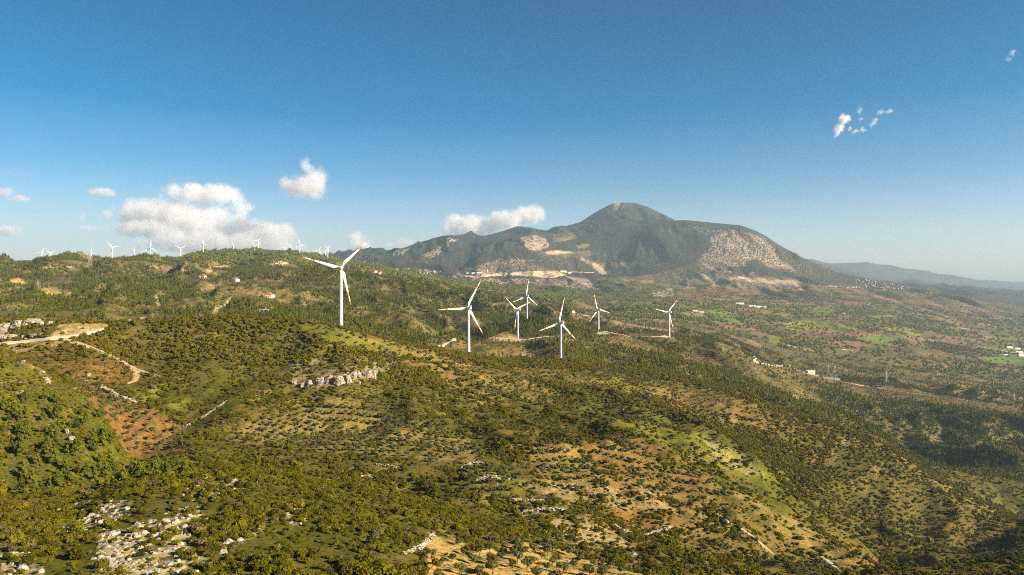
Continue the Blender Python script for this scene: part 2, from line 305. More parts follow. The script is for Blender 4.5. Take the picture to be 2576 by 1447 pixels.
base = np.where(pl[..., None], pc, base)
PI_ = np.where(pl, np.where(cid2 < 0.4, 0.0035, 0.0006)*(1+n_for)+0.005*(cedge < 0.05)+0.010*sstep(0.15, 0.4, n_for), PI_)
VEG = np.where(pl, 0.35+0.25*np.clip(n_row, -1, 1), VEG)
# mountains
base = np.where(isfar[..., None], mixc(C['mount'][None, None]*np.ones((NR, NC, 1), np.float32), C['pale'], 0.5*sstep(0.0, 0.5, n_huge+0.3*n_for)), base)
VEG = np.where(isfar, 0.66+0.24*np.clip(n_huge, -1, 1), VEG)
lowfar = isfar & (YG < line_Y('shoulder')) & (XD > 1500)
base = np.where(lowfar[..., None], pc, base); VEG = np.where(lowfar, 0.45, VEG)
RK = np.zeros((NR, NC))
ROCKD = np.where(isnear, 0.0022*sstep(0.1, 0.5, n_mid-0.3*n_sml), 0.0)
TER = np.zeros((NR, NC))
LIGHT = np.zeros((NR, NC))     # share of young, yellow-green foliage

def seg_dist(px, py, poly):
    d2 = np.full(px.shape, 1e9); ins = np.zeros(px.shape, bool); n = len(poly)
    for a in range(n):
        x0, y0 = poly[a]; x1, y1 = poly[(a+1) % n]
        dx, dy = x1-x0, y1-y0; t = np.clip(((px-x0)*dx+(py-y0)*dy)/(dx*dx+dy*dy+1e-9), 0, 1)
        d2 = np.minimum(d2, (px-x0-t*dx)**2+(py-y0-t*dy)**2)
        if y0 != y1:
            ins ^= ((y0 > py) != (y1 > py)) & (px < (x1-x0)*(py-y0)/(y1-y0)+x0)
    return np.where(ins, np.sqrt(d2), -np.sqrt(d2))
def area(poly, Y0, Y1, feather=3.0, rough=0.5):
    """plots of land outlined as surveyed from the drone: returns index window and soft weight"""
    xs = [p[0] for p in poly]; ys = [p[1] for p in poly]; pad = feather*3
    i0, i1 = np.searchsorted(XG, min(xs)-pad), np.searchsorted(XG, max(xs)+pad)
    j0, j1 = np.searchsorted(LY, math.log(Y0)), np.searchsorted(LY, math.log(Y1))
    sl = (slice(j0, j1), slice(i0, i1))
    px = XD[sl]; py = YIMG[sl]
    w = seg_dist(px, py, poly)+feather*rough*2.2*(n_sml[sl] if Y1 < 1300 else n_row[sl] if Y1 < 7000 else n_for[sl])
    if Y1 < 1300 and rough >= .5: w = w+feather*1.5*n_mid[sl]+feather*rough*1.5*n_fin[sl]
    w = sstep(-feather*0.5, feather*0.5, w)*(HID[sl] < 25)
    if Y1 < 1300 and rough >= .5: w = w*(1-.75*sstep(.02, .3, n_sml[sl]*.8+n_row[sl]*.5))
    if rough == 1.0: w = w*sstep(-.40, .0, n_sml[sl]*.7+n_fin[sl]*.8)
    return sl, w
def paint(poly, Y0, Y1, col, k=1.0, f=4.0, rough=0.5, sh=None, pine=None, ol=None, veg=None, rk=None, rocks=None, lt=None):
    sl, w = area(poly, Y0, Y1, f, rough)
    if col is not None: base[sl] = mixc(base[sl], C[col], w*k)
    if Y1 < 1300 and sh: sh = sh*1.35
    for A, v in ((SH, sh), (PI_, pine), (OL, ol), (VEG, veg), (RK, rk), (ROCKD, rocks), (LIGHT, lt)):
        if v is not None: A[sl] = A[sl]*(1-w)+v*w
# --- near ground
paint([(-60, 860), (0, 885), (100, 935), (225, 1003), (275, 1043), (300, 1110), (330, 1165), (400, 1190), (300, 1225), (150, 1240), (-60, 1250)], 300, 520, 'grass', .85, 8, sh=0.15, pine=0.0, ol=0, rocks=0.0006, lt=.5)
paint([(-60, 980), (60, 985), (180, 1020), (255, 1040), (285, 1120), (330, 1170), (480, 1188), (300, 1225), (150, 1240), (-60, 1250)], 290, 500, None, .8, 10, pine=0.020, sh=0.07, rocks=0.0003, lt=.65)
paint([(190, 968), (260, 975), (330, 1000), (420, 1050), (480, 1120), (505, 1160), (470, 1185), (380, 1180), (310, 1140), (270, 1060)], 420, 640, 'red', .85, 7, sh=0.03, ol=0.014, rocks=0.001)
paint([(60, 880), (200, 875), (270, 900), (330, 940), (330, 965), (190, 960), (110, 920)], 480, 680, 'red', .55, 8, sh=0.05, ol=0.01)
paint([(330, 975), (420, 985), (480, 1000), (470, 1040), (400, 1020), (350, 1000)], 430, 700, 'brightgrass', .8, 6, sh=0.012)
paint([(465, 1085), (590, 1000), (625, 1003), (530, 1065), (480, 1100)], 430, 700, 'grass', .9, 5, sh=0.006, rocks=0.003)
paint([(750, 812), (900, 835), (1020, 868), (960, 885), (850, 862), (770, 842)], 560, 800, 'brightgrass', .8, 6, sh=0.003, ol=0.017)
paint([(850, 835), (1050, 873), (1160, 905), (1140, 915), (1000, 892)], 600, 960, 'tan', .6, 8, sh=0.02, ol=0.012)
paint([(720, 898), (1000, 905), (960, 945), (740, 945)], 540, 720, 'grey', .6, 8, sh=0.05, rocks=0.007)
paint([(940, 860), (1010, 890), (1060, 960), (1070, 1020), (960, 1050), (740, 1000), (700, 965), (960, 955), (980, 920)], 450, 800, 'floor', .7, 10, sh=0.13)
paint([(1050, 890), (1110, 905), (1180, 965), (1250, 1012), (1200, 1020), (1130, 970), (1080, 930)], 500, 900, 'tan', .9, 6, sh=0.006, rocks=0.001)
paint([(1150, 915), (1290, 935), (1400, 985), (1330, 1010), (1200, 960)], 500, 1000, 'tan', .6, 9, sh=0.02, ol=0.009)
paint([(620, 1060), (850, 1005), (1100, 1075), (1240, 1120), (1200, 1180), (1000, 1150), (700, 1130), (560, 1110)], 380, 620, 'tan', .75, 10, sh=0.030, ol=0.008)
paint([(1290, 925), (1550, 935), (1750, 970), (1900, 1015), (1930, 1060), (1700, 1010), (1500, 970), (1300, 950)], 700, 1150, 'brown', .7, 8, sh=0.02, ol=0.016)
paint([(1470, 945), (1640, 960), (1600, 985), (1500, 975)], 600, 1150, 'yellow', .45, 8)
paint([(1480, 1000), (1640, 1020), (1760, 1075), (1900, 1160), (1960, 1210), (1890, 1215), (1740, 1150), (1600, 1090), (1450, 1040)], 400, 900, 'brightgrass', .8, 9, sh=0.016, rocks=0.005)
paint([(1750, 1090), (1830, 1120), (1930, 1195), (1880, 1205), (1800, 1150)], 400, 800, 'rock', .35, 9, sh=0.02, rocks=0.03)
paint([(1815, 1130), (1850, 1145), (1880, 1180), (1840, 1165)], 400, 800, 'yellow', .25, 6)
paint([(1450, 1130), (1560, 1085), (1690, 1130), (1640, 1180), (1520, 1170)], 350, 700, 'red', .4, 8, sh=0.035, rocks=.003)
paint([(1640, 1215), (1740, 1170), (1800, 1200), (1720, 1240)], 350, 700, 'red', .6, 8, sh=0.03)
paint([(1840, 1235), (1900, 1255), (1950, 1290), (1900, 1300)], 350, 700, 'tan', .8, 7, sh=0.01)
paint([(1320, 1130), (1420, 1110), (1500, 1180), (1480, 1260), (1380, 1240)], 320, 600, 'tan', .75, 10, sh=0.03, rocks=.004)
paint([(1180, 1180), (1290, 1170), (1330, 1230), (1250, 1260), (1170, 1220)], 300, 600, 'brightgrass', .6, 8, sh=0.02, rocks=.006)
paint([(1290, 1290), (1420, 1275), (1560, 1350), (1640, 1420), (1560, 1430), (1400, 1360)], 240, 500, 'rock', .45, 9, sh=0.05, rocks=.012)
paint([(1290, 1205), (1700, 1240), (1700, 1290), (1400, 1270)], 240, 600, 'rock', .3, 9, rocks=.006)
paint([(1070, 1340), (1100, 1330), (1150, 1345), (1180, 1385), (1260, 1375), (1330, 1365), (1420, 1385), (1500, 1410), (1620, 1447), (1640, 1470), (1080, 1470), (1075, 1400)], 150, 330, 'sand', .95, 5, sh=0.003, ol=0.020, rocks=0.001)
paint([(1100, 1335), (1140, 1345), (1150, 1375), (1120, 1380)], 150, 330, 'red', .5, 5, sh=0.004, ol=0.010)
paint([(1930, 1285), (1990, 1300), (2080, 1365), (2160, 1410), (2230, 1450), (2180, 1460), (2060, 1400), (1960, 1340)], 300, 620, 'tan', .9, 6, sh=0.006, ol=0.004, rocks=.002)
paint([(2050, 1325), (2140, 1370), (2220, 1430), (2190, 1440), (2080, 1370)], 300, 620, 'red', .5, 6)
paint([(1940, 1180), (1985, 1190), (2040, 1250), (2110, 1320), (2000, 1260)], 460, 660, 'floor', .8, 8, sh=0.2)  # thick scrub in the gully; dark ground colour also paints in its shade
# right face: green terraces with olives and brown plots
paint([(2130, 1110), (2200, 1125), (2300, 1180), (2400, 1250), (2530, 1300), (2640, 1340), (2640, 1460), (2260, 1455), (2150, 1370), (2050, 1260), (2060, 1180)], 520, 1100, 'olive', .75, 10, sh=0.05, ol=0.016, veg=.5)
paint([(2105, 1100), (2135, 1095), (2130, 1130), (2090, 1180), (2075, 1170)], 560, 1100, 'tan', .85, 6, sh=0.004)
paint([(2010, 1165), (2060, 1150), (2050, 1185), (2020, 1190)], 560, 1100, 'red', .8, 5, sh=0.003)
paint([(2290, 1330), (2380, 1300), (2500, 1330), (2470, 1380), (2330, 1370)], 560, 1000, 'brown', .75, 10, sh=0.02, ol=.010)
paint([(2130, 1220), (2190, 1160), (2240, 1150), (2180, 1240)], 560, 1100, 'tan', .7, 9)
paint([(2330, 1190), (2420, 1235), (2520, 1285), (2500, 1300), (2400, 1270)], 600, 1100, 'tan', .8, 7, sh=.008, ol=.008)
paint([(1900, 1010), (2000, 1040), (2130, 1090), (2080, 1110), (1960, 1080), (1860, 1060)], 640, 1120, 'brown', .75, 8, sh=.045, ol=.006)
paint([(1680, 1035), (1790, 1010), (1860, 1040), (1880, 1110), (1830, 1085), (1750, 1060)], 640, 1000, 'tan', .5, 8, sh=.03)
paint([(1740, 1050), (1900, 1080), (2010, 1130), (2060, 1200), (2010, 1220), (1900, 1150), (1820, 1100)], 600, 1000, 'floor', .8, 9, sh=.20)  # dense scrub, plus gully shading put into the darker ground colour
# limestone
for pl_, k_ in (([(240, 1345), (330, 1320), (420, 1300), (500, 1262), (520, 1300), (470, 1345), (530, 1400), (560, 1470), (230, 1470)], .95),
                ([(-60, 1385), (70, 1395), (110, 1430), (120, 1470), (-60, 1470)], .95), ([(115, 1305), (215, 1262), (345, 1248), (330, 1290), (230, 1335), (160, 1340)], .8),
                ([(445, 1235), (600, 1205), (650, 1217), (520, 1245), (455, 1262)], .8), ([(810, 1200), (850, 1195), (845, 1245), (800, 1240)], .8),
                ([(730, 1270), (780, 1265), (770, 1310), (720, 1320)], .6), ([(540, 1370), (660, 1330), (660, 1350), (560, 1390)], .5)):
    paint(pl_, 140, 480, 'rock', k_, 9, rough=1.0, sh=0.035, rk=1, rocks=.42, veg=.25)
paint([(-60, 800), (60, 805), (130, 812), (140, 850), (60, 862), (-60, 868)], 560, 760, 'olive', .6, 5, sh=.06, rocks=.02, rk=.5)
paint([(118, 849), (150, 816), (200, 812), (271, 813), (272, 823), (232, 834), (190, 846), (150, 852)], 560, 760, 'cream', .75, 2.5, .45, sh=.002, rocks=.01, rk=1)
paint([(-40, 864), (60, 860), (150, 855), (200, 858), (150, 868), (75, 879), (40, 893), (0, 873)], 480, 700, 'pale', .8, 4, .6, sh=.004, rocks=.01, rk=1)
paint([(730, 958), (760, 945), (800, 938), (870, 938), (945, 925), (950, 945), (900, 962), (830, 972), (740, 975)], 500, 680, 'pale', .5, 4, sh=.03)
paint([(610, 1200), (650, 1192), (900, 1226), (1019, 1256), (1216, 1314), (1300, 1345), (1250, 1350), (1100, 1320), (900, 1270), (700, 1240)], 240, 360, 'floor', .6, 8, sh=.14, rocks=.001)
# --- middle distance
M = (740, 3000)
paint([(1110, 870), (1200, 855), (1270, 842), (1310, 852), (1340, 880), (1310, 903), (1180, 896)], 1000, 1700, 'brown', .85, 4, pine=.002, ol=.006, veg=.3)
paint([(1160, 880), (1240, 858), (1275, 862), (1220, 890)], 1000, 1700, 'grass', .6, 4, pine=.001)
paint([(1320, 880), (1400, 868), (1420, 890), (1400, 910), (1300, 905)], 1000, 1560, 'tan', .7, 5, pine=.004)
paint([(1233, 851), (1268, 834), (1300, 844), (1304, 856), (1280, 859)], 1300, 1800, 'sand', .95, 2, .2, pine=0, veg=.02)
paint([(1400, 846), (1425, 848), (1447, 858), (1441, 864), (1412, 862)], 1300, 1750, 'cream', .9, 2, .2, pine=0, veg=.02)
paint([(1240, 845), (1330, 855), (1440, 845), (1440, 852), (1330, 862), (1240, 858)], 1300, 1700, 'sand', .5, 3, pine=.003)
paint([(1438, 842), (1530, 848), (1680, 890), (1900, 970), (2070, 1022), (2280, 1140), (2200, 1110), (1930, 1010), (1640, 935), (1420, 905), (1380, 885)], 1100, 1680, 'grass', .4, 5, pine=.028, lt=.7)
paint([(1495, 848), (1560, 846), (1620, 862), (1680, 885), (1665, 893), (1600, 878), (1530, 862)], 1500, 2200, 'tan', .8, 3, pine=.001, ol=.008)
paint([(1630, 846), (1700, 848), (1690, 858), (1640, 856)], 1600, 2300, 'tan', .8, 3, pine=.001)
paint([(1690, 885), (1745, 893), (1815, 915), (1800, 928), (1740, 912)], 1450, 2300, 'mauve', .95, 3, pine=.001, ol=.008)
paint([(1740, 855), (1860, 885), (1935, 915), (1990, 945), (1960, 950), (1880, 925), (1780, 890)], 1700, 2400, 'tan', .7, 4, pine=.003, ol=.006)
paint([(1930, 895), (1990, 925), (2040, 940), (2020, 950), (1940, 935)], 1700, 2600, 'tan', .6, 4, pine=.003)
paint([(1940, 990), (2000, 1000), (2055, 1008), (2065, 1022), (2000, 1018), (1950, 1002)], 1400, 1900, 'tan', .9, 2, pine=0, ol=.008)
paint([(2045, 940), (2100, 948), (2230, 962), (2420, 995), (2560, 1030), (2560, 1052), (2400, 1020), (2240, 995), (2130, 975)], 1800, 2700, 'brown', .8, 3, pine=.001, ol=.007)
paint([(2050, 985), (2200, 1000), (2400, 1020), (2640, 1060), (2640, 1160), (2380, 1160), (2280, 1140), (2160, 1070)], 1450, 2200, 'floor', .6, 6, pine=.020, sh=.01)
for q in ([(2180, 1080), (2220, 1060), (2240, 1110), (2200, 1110)], [(2330, 1080), (2400, 1070), (2395, 1130), (2350, 1140)], [(2490, 1110), (2540, 1100), (2500, 1150)], [(2150, 1035), (2165, 1035), (2190, 1075), (2165, 1080)]):
    paint(q, 1400, 2200, 'grey', .35, 4, 1.6, pine=.010)
paint([(2350, 930), (2420, 960), (2500, 1010), (2430, 1000), (2340, 960)], 1900, 3400, 'tan', .7, 8, pine=.004)
paint([(2420, 985), (2560, 1020), (2640, 1040), (2640, 990), (2500, 960)], 2100, 3600, 'tan', .45, 10, pine=.008)
paint([(2330, 1160), (2640, 1165), (2640, 1310), (2520, 1285), (2400, 1230)], 980, 1420, 'grass', .6, 6, pine=.004, ol=.012, sh=.01)
# forest clearings on the left hills
for q, c_, k_ in (([(23, 705), (45, 700), (80, 712), (55, 719), (30, 713)], 'sand', .9), ([(100, 727), (130, 726), (185, 738), (175, 746), (125, 748), (103, 738)], 'tan', .95),
                  ([(118, 748), (130, 740), (180, 741), (172, 748)], 'brown', .8), ([(288, 655), (340, 655), (362, 664), (300, 669)], 'olive', .9), ([(365, 664), (430, 668), (480, 680), (460, 690), (420, 680), (372, 672)], 'tan', .9),
                  ([(440, 690), (520, 695), (575, 705), (575, 722), (520, 728), (482, 722), (460, 705)], 'olive', .9), ([(484, 722), (540, 712), (575, 720), (520, 730)], 'tan', .9),
                  ([(540, 690), (660, 700), (720, 712), (700, 722), (580, 712)], 'olive', .9), ([(575, 722), (640, 720), (740, 745), (735, 760), (650, 762), (600, 750)], 'olive', .8), ([(600, 725), (640, 727), (690, 740), (660, 745), (610, 738)], 'tan', .8),
                  ([(135, 783), (175, 788), (180, 803), (150, 800)], 'olive', .9), ([(528, 797), (540, 776), (562, 768), (578, 748), (588, 748), (578, 766), (552, 790), (545, 802)], 'grey', .95), ([(385, 746), (398, 746), (404, 775), (396, 776)], 'grey', .9),
                  ([(320, 776), (326, 776), (332, 790), (326, 790)], 'grey', .8), ([(380, 785), (398, 790), (396, 800), (382, 796)], 'grey', .8), ([(90, 675), (120, 672), (150, 675), (130, 680)], 'sand', .8), ([(30, 680), (70, 675), (85, 690), (60, 690)], 'tan', .8),
                  ([(165, 671), (188, 668), (180, 673)], 'cream', .8), ([(212, 668), (235, 670), (232, 682), (216, 676)], 'sand', .8),
                  ([(664, 667), (690, 664), (705, 655), (730, 663), (700, 668), (668, 670)], 'cream', .95), ([(530, 672), (560, 668), (600, 667), (640, 667), (610, 671), (545, 676)], 'sand', .8), ([(515, 682), (530, 672), (536, 675), (528, 692)], 'sand', .8),
                  ([(640, 702), (680, 703), (720, 705), (690, 709), (642, 708)], 'brown', .8), ([(1130, 820), (1190, 838), (1180, 842), (1120, 828)], 'tan', .6), ([(860, 670), (885, 675), (960, 690), (1010, 700), (930, 696), (880, 686)], 'olive', .9),
                  ([(1240, 760), (1264, 762), (1258, 772), (1240, 770)], 'tan', .8), ([(1150, 712), (1200, 722), (1240, 735), (1200, 732)], 'tan', .6), ([(1105, 700), (1120, 710), (1090, 708)], 'olive', .7)):
    paint(q, 900, 6000, c_, k_, 2.5, .6, pine=.001, veg=.1, ol=.002 if c_ in ('olive', 'tan') else 0)
paint([(114, 736), (122, 734), (135, 738), (125, 742), (113, 742)], 1500, 2600, 'yellow', .9, 2, .2, pine=0, veg=0)
paint([(688, 751), (706, 753), (733, 760), (715, 760)], 1300, 2600, 'yellow', .8, 2, .2, pine=0, veg=0)
for q in ([(740, 760), (780, 765), (770, 785), (745, 780)], [(560, 735), (600, 745), (590, 760)], [(880, 790), (900, 760), (915, 775), (900, 800)]):
    paint(q, 900, 2500, 'tan', .5, 4, 1, pine=.006)
# road benches beyond turbines
paint([(1430, 782), (1560, 800), (1700, 822), (1690, 832), (1560, 818), (1440, 798)], 2000, 4200, 'tan', .6, 4, pine=.003)
# --- plain
P = (2300, 7600)
for q, c_ in (([(2042, 775), (2070, 772), (2112, 783), (2080, 787), (2045, 782)], 'field'), ([(1975, 824), (1985, 811), (2010, 808), (2045, 820), (2068, 831), (2000, 832)], 'yg'),
              ([(2010, 806), (2060, 808), (2120, 816), (2168, 831), (2110, 834), (2060, 824)], 'field2'), ([(2150, 849), (2215, 842), (2264, 857), (2205, 865)], 'field'),
              ([(2472, 906), (2510, 892), (2576, 893), (2660, 900), (2660, 930), (2576, 920), (2500, 911)], 'field'), ([(1783, 778), (1805, 778), (1835, 792), (1865, 807), (1838, 812), (1798, 796)], 'field'),
              ([(1800, 785), (1825, 784), (1858, 793), (1840, 795)], 'yg'), ([(1723, 783), (1770, 782), (1800, 788), (1780, 793)], 'field2'), ([(2230, 828), (2250, 826), (2322, 842), (2310, 845), (2240, 836)], 'yg'),
              ([(2450, 868), (2520, 872), (2640, 882), (2640, 888), (2520, 882)], 'field2'), ([(1757, 762), (1775, 760), (1785, 764), (1765, 766)], 'yg'), ([(1900, 786), (1990, 790), (1985, 794), (1900, 790)], 'field2'),
              ([(2100, 807), (2160, 816), (2150, 819), (2100, 811)], 'field2'), ([(1935, 775), (2010, 778), (2000, 783), (1935, 779)], 'field2'), ([(1932, 848), (1962, 846), (1965, 862), (1935, 860)], 'field2'), ([(1720, 772), (1760, 768), (1770, 772), (1730, 776)], 'field2'),
              ([(2180, 795), (2240, 792), (2270, 798), (2210, 804)], 'field2'), ([(2480, 850), (2550, 850), (2560, 858), (2500, 858)], 'field2')):
    cc = {'field': 'field', 'field2': 'brightgrass', 'yg': 'brightgrass'}[c_]
    paint(q, *P, cc, .95, 1.6, .15, pine=.0004 if c_ != 'yg' else .002, veg=.03, sh=0)
    if c_ == 'yg': paint(q, *P, 'yellow', .4, 1.6, .2)
for q, c_ in (([(2110, 864), (2165, 866), (2166, 873), (2112, 872)], 'red'), ([(2145, 800), (2180, 803), (2172, 807), (2150, 804)], 'red'), ([(1690, 735), (1800, 725), (1900, 722), (1912, 740), (1830, 746), (1720, 746)], 'red'),
              ([(2110, 835), (2170, 835), (2220, 842), (2160, 848), (2120, 842)], 'red'), ([(1850, 775), (1930, 778), (1930, 785), (1850, 783)], 'red'), ([(1830, 742), (1880, 740), (1900, 750), (1850, 752)], 'red'), ([(2090, 722), (2170, 730), (2180, 740), (2100, 735)], 'red'),
              ([(1985, 740), (2060, 742), (2150, 758), (2180, 765), (2080, 765), (1990, 755)], 'mauve'), ([(1710, 785), (1750, 785), (1790, 800), (1750, 800), (1715, 795)], 'tan'), ([(2200, 745), (2300, 755), (2350, 770), (2260, 765)], 'mauve'), ([(2000, 833), (2090, 835), (2110, 842), (2030, 842)], 'mauve'),
              ([(2330, 860), (2400, 870), (2500, 895), (2440, 905), (2340, 880)], 'mauve'), ([(2270, 850), (2330, 850), (2380, 862), (2300, 868)], 'mauve'), ([(2330, 790), (2410, 810), (2415, 820), (2340, 803)], 'tan'), ([(2240, 735), (2300, 740), (2330, 748), (2260, 746)], 'olive'), ([(1640, 730), (1690, 725), (1700, 745), (1650, 750)], 'pale')):
    paint(q, *P, c_, .62 if c_ == 'red' else .8, 2, .35, pine=.001, veg=.25)
paint([(1700, 700), (1760, 696), (1950, 705), (1990, 714), (2000, 735), (1860, 722), (1700, 722)], 6000, 8400, 'pale', .6, 4, veg=.45)
paint([(1755, 692), (1768, 689), (1800, 692), (1850, 697), (1900, 698), (1935, 702), (1965, 706), (2005, 702), (2026, 700), (2022, 712), (1960, 713), (1880, 709), (1830, 705), (1760, 700)], 6500, 8600, 'cream', .8, 3, .8, veg=.12)
paint([(1975, 710), (2000, 712), (2026, 731), (2012, 730)], 6500, 8600, 'cream', .7, 2, .3, veg=.1)
# mountain slopes: bare limestone with dark maquis
paint([(1795, 578), (1863, 574), (1932, 602), (1990, 645), (2050, 685), (2010, 700), (1930, 700), (1850, 692), (1770, 690), (1757, 690), (1762, 650), (1790, 612)], 7600, 10200, 'pale', 1, 7, 1.0, veg=.46, rk=.3)  # pale rock; crisp left edge also paints lit face against shaded side
paint([(1830, 668), (1900, 660), (1990, 680), (2020, 698), (1930, 698), (1850, 692)], 7600, 10200, None, .9, 8, 1.5, veg=.78)
paint([(1930, 600), (2024, 653), (2107, 692), (2144, 706), (2080, 712), (2020, 700), (1980, 660)], 7600, 10200, 'brown', .6, 5, veg=.6, rk=.5)
paint([(1700, 556), (1790, 562), (1860, 568), (1930, 600), (1860, 574), (1790, 578), (1700, 572)], 7600, 10200, 'mount', .8, 4, veg=.85)
paint([(1720, 565), (1790, 572), (1780, 590), (1700, 585)], 7600, 10400, 'pale', .5, 5, veg=.6)
for q, vg in (([(985, 640), (1010, 625), (1030, 622), (1020, 640), (1000, 648)], .35), ([(1060, 645), (1100, 622), (1127, 600), (1140, 603), (1120, 628), (1080, 650)], .35), ([(1105, 602), (1127, 597), (1160, 603), (1120, 612)], .3)):
    paint(q, 8000, 12600, 'pale', .9, 3, 1, veg=vg, rk=1)
paint([(1306, 597), (1322, 591), (1345, 593), (1372, 600), (1386, 620), (1360, 631), (1330, 628), (1310, 612)], 7400, 12600, 'pale', 1, 3, 1.2, veg=.3, rk=1)
paint([(1134, 690), (1180, 668), (1240, 655), (1310, 648), (1345, 655), (1300, 668), (1240, 690), (1150, 712)], 6500, 8600, 'pale', .85, 4, 1, veg=.42, rk=1)
paint([(1280, 664), (1330, 660), (1390, 678), (1420, 695), (1300, 690), (1240, 690)], 6500, 8600, 'pale', .6, 4, veg=.55, rk=1)
paint([(1165, 692), (1230, 690), (1320, 684), (1400, 682), (1425, 692), (1385, 700), (1300, 693), (1180, 698)], 6500, 8600, 'cream', .85, 2, .3, veg=.03)
paint([(1150, 700), (1380, 700), (1480, 712), (1510, 730), (1440, 725), (1300, 718), (1150, 716)], 6000, 8000, 'pale', .7, 4, veg=.5, rk=.6)
paint([(1395, 592), (1445, 586), (1452, 595), (1430, 606), (1390, 610)], 8600, 12600, 'olive', .9, 3, veg=.1)
paint([(1400, 600), (1440, 592), (1450, 600), (1420, 608)], 8600, 12600, 'tan', .8, 3, veg=.1)
paint([(1450, 619), (1485, 614), (1478, 622), (1455, 625)], 7600, 12600, 'tan', .9, 2, veg=.1)
paint([(1370, 634), (1388, 630), (1442, 634), (1443, 638), (1400, 640), (1375, 640)], 7600, 12600, 'cream', .9, 2, .3, veg=.05)
paint([(1400, 640), (1480, 630), (1500, 640), (1460, 650), (1420, 648)], 7600, 12600, 'olive', .7, 3, veg=.3)
paint([(1510, 662), (1620, 658), (1620, 670), (1520, 672)], 7000, 9600, 'olive', .7, 4, veg=.3)
paint([(1455, 650), (1462, 648), (1480, 655), (1510, 668), (1530, 690), (1515, 690), (1480, 664)], 6500, 9000, 'pale', .8, 2.5, veg=.1)
paint([(1420, 695), (1470, 700), (1520, 715), (1530, 728), (1470, 722)], 6000, 8400, 'pale', .75, 4, veg=.35)
paint([(1600, 706), (1640, 703), (1655, 708), (1620, 714)], 6000, 8400, 'mauve', .9, 2, veg=.1)
paint([(1510, 725), (1560, 718), (1570, 728), (1520, 738)], 5000, 8000, 'olive', .9, 3, veg=.1)
paint([(1513, 527), (1545, 512), (1600, 510), (1625, 518), (1550, 522), (1500, 545), (1480, 556)], 10800, 12800, 'pale', .35, 3, veg=.6)
paint([(1548, 511), (1560, 513), (1552, 528), (1542, 532)], 10800, 12800, 'pale', .6, 2, .8, veg=.2)
SH = np.clip(SH, 0, None); OL = np.clip(OL, 0, None)
# rows where groves are planted along the contour
print('cover ok')

# keep tracks, pads and planted plots clear of wild growth
TRK = [
 ([(-60, 869), (0, 865), (60, 860), (120, 852), (165, 848), (200, 843), (232, 836), (262, 828)], 585, 6.5, 'gravel', 'road', 'pale gravel road at the left below the rocks'),
 ([(160, 852), (200, 865), (250, 882), (300, 905), (335, 926), (345, 942), (340, 958), (318, 966)], 500, 5.0, 'dirt', 'dirt_track', 'dirt track winding down from the pale road'),
 ([(345, 930), (370, 938), (400, 948)], 500, 2.5, 'dirt', 'dirt_track', 'short side track right of the hairpin'),
 ([(1985, 919), (1995, 927), (2020, 936), (2040, 943), (2057, 946), (2107, 958), (2157, 969), (2187, 972), (2257, 984), (2332, 995), (2432, 1007), (2507, 1018)], 1750, 7, 'gravel', 'dirt_track', 'pale track running right from the substation'),
 ([(1428, 785), (1463, 793), (1538, 809), (1613, 823), (1678, 832), (1703, 836)], 2000, 9, 'gravel', 'dirt_track', 'pale track across the slope behind the valley turbines'),
 ([(1104, 873), (1132, 860), (1160, 849), (1187, 841)], 1150, 7, 'gravel', 'dirt_track', 'pale track climbing the terraced hill'),
 ([(1229, 851), (1260, 852), (1290, 854), (1312, 857)], 1300, 22, 'gravel', 'gravel_pad', 'pale gravel pad of the turbine on the cut platform'),
 ([(1312, 857), (1345, 851), (1378, 847), (1405, 846), (1438, 842)], 1350, 9, 'gravel', 'dirt_track', 'pale track right of the cut platform'),
 ([(1492, 843), (1510, 843.5), (1530, 843), (1557, 842)], 1700, 34, 'gravel', 'gravel_pad', 'pale gravel pad of the left valley turbine'),
 ([(1598, 846.5), (1640, 847), (1665, 848), (1696, 849)], 1700, 34, 'gravel', 'gravel_pad', 'pale gravel pad of the rightmost turbine'),
 ([(1557, 842), (1575, 848), (1590, 849), (1598, 846.5)], 1700, 8, 'dirt', 'dirt_track', 'track joining the two valley turbine pads'),
 ([(1895, 896), (1904, 900), (1893, 909), (1915, 914), (1950, 922), (1985, 919)], 1600, 8, 'gravel', 'dirt_track', 'pale bend of track on the terraces'),
 ([(1410, 684), (1450, 685), (1493, 686)], 6400, 30, 'gravel', 'road', 'pale road at the mountain foot'),
 ([(2082, 720), (2115, 722), (2149, 723)], 6400, 26, 'gravel', 'road', 'pale road towards the right village'),
 ([(2117, 880), (2146, 882)], 2300, 10, 'gravel', 'dirt_track', 'short pale track below the red field'),
 ([(2459, 872), (2500, 879), (2544, 887), (2620, 897)], 2500, 12, 'gravel', 'road', 'pale road to the sheds at the right edge'),
 ([(1977, 869), (2008, 874)], 2300, 10, 'gravel', 'dirt_track', 'short pale track left of the red field'),
 ([(2407, 825), (2420, 826), (2440, 829)], 2500, 20, 'gravel', 'dirt_track', 'pale track on the right plain'),
 ([(2067, 1401), (2085, 1415), (2104, 1430), (2124, 1447)], 250, 3.0, 'conc', 'concrete_path', 'pale concrete strip on the bare slope at the bottom right'),
 ([(1865, 1330), (1900, 1355), (1935, 1385), (1960, 1410)], 250, 2.0, 'dirt', 'footpath', 'narrow path running down the slope'),
]
for pts, Y0, wd, *_ in TRK:
    up = 2.2; dn = 3.2 if Y0 > 900 else 6
    poly = [(x, y-up) for x, y in pts]+[(x, y+dn) for x, y in pts[::-1]]
    sl, w = area(poly, Y0*.95, Y0*2.2, 1.5, .1)
    for A in (SH, PI_, OL): A[sl] = A[sl]*(1-w)

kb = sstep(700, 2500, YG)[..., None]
base = base*(np.array([1.04, 1.0, .74], np.float32)*(1-kb)+np.array([.97, .98, 1.0], np.float32)*kb)
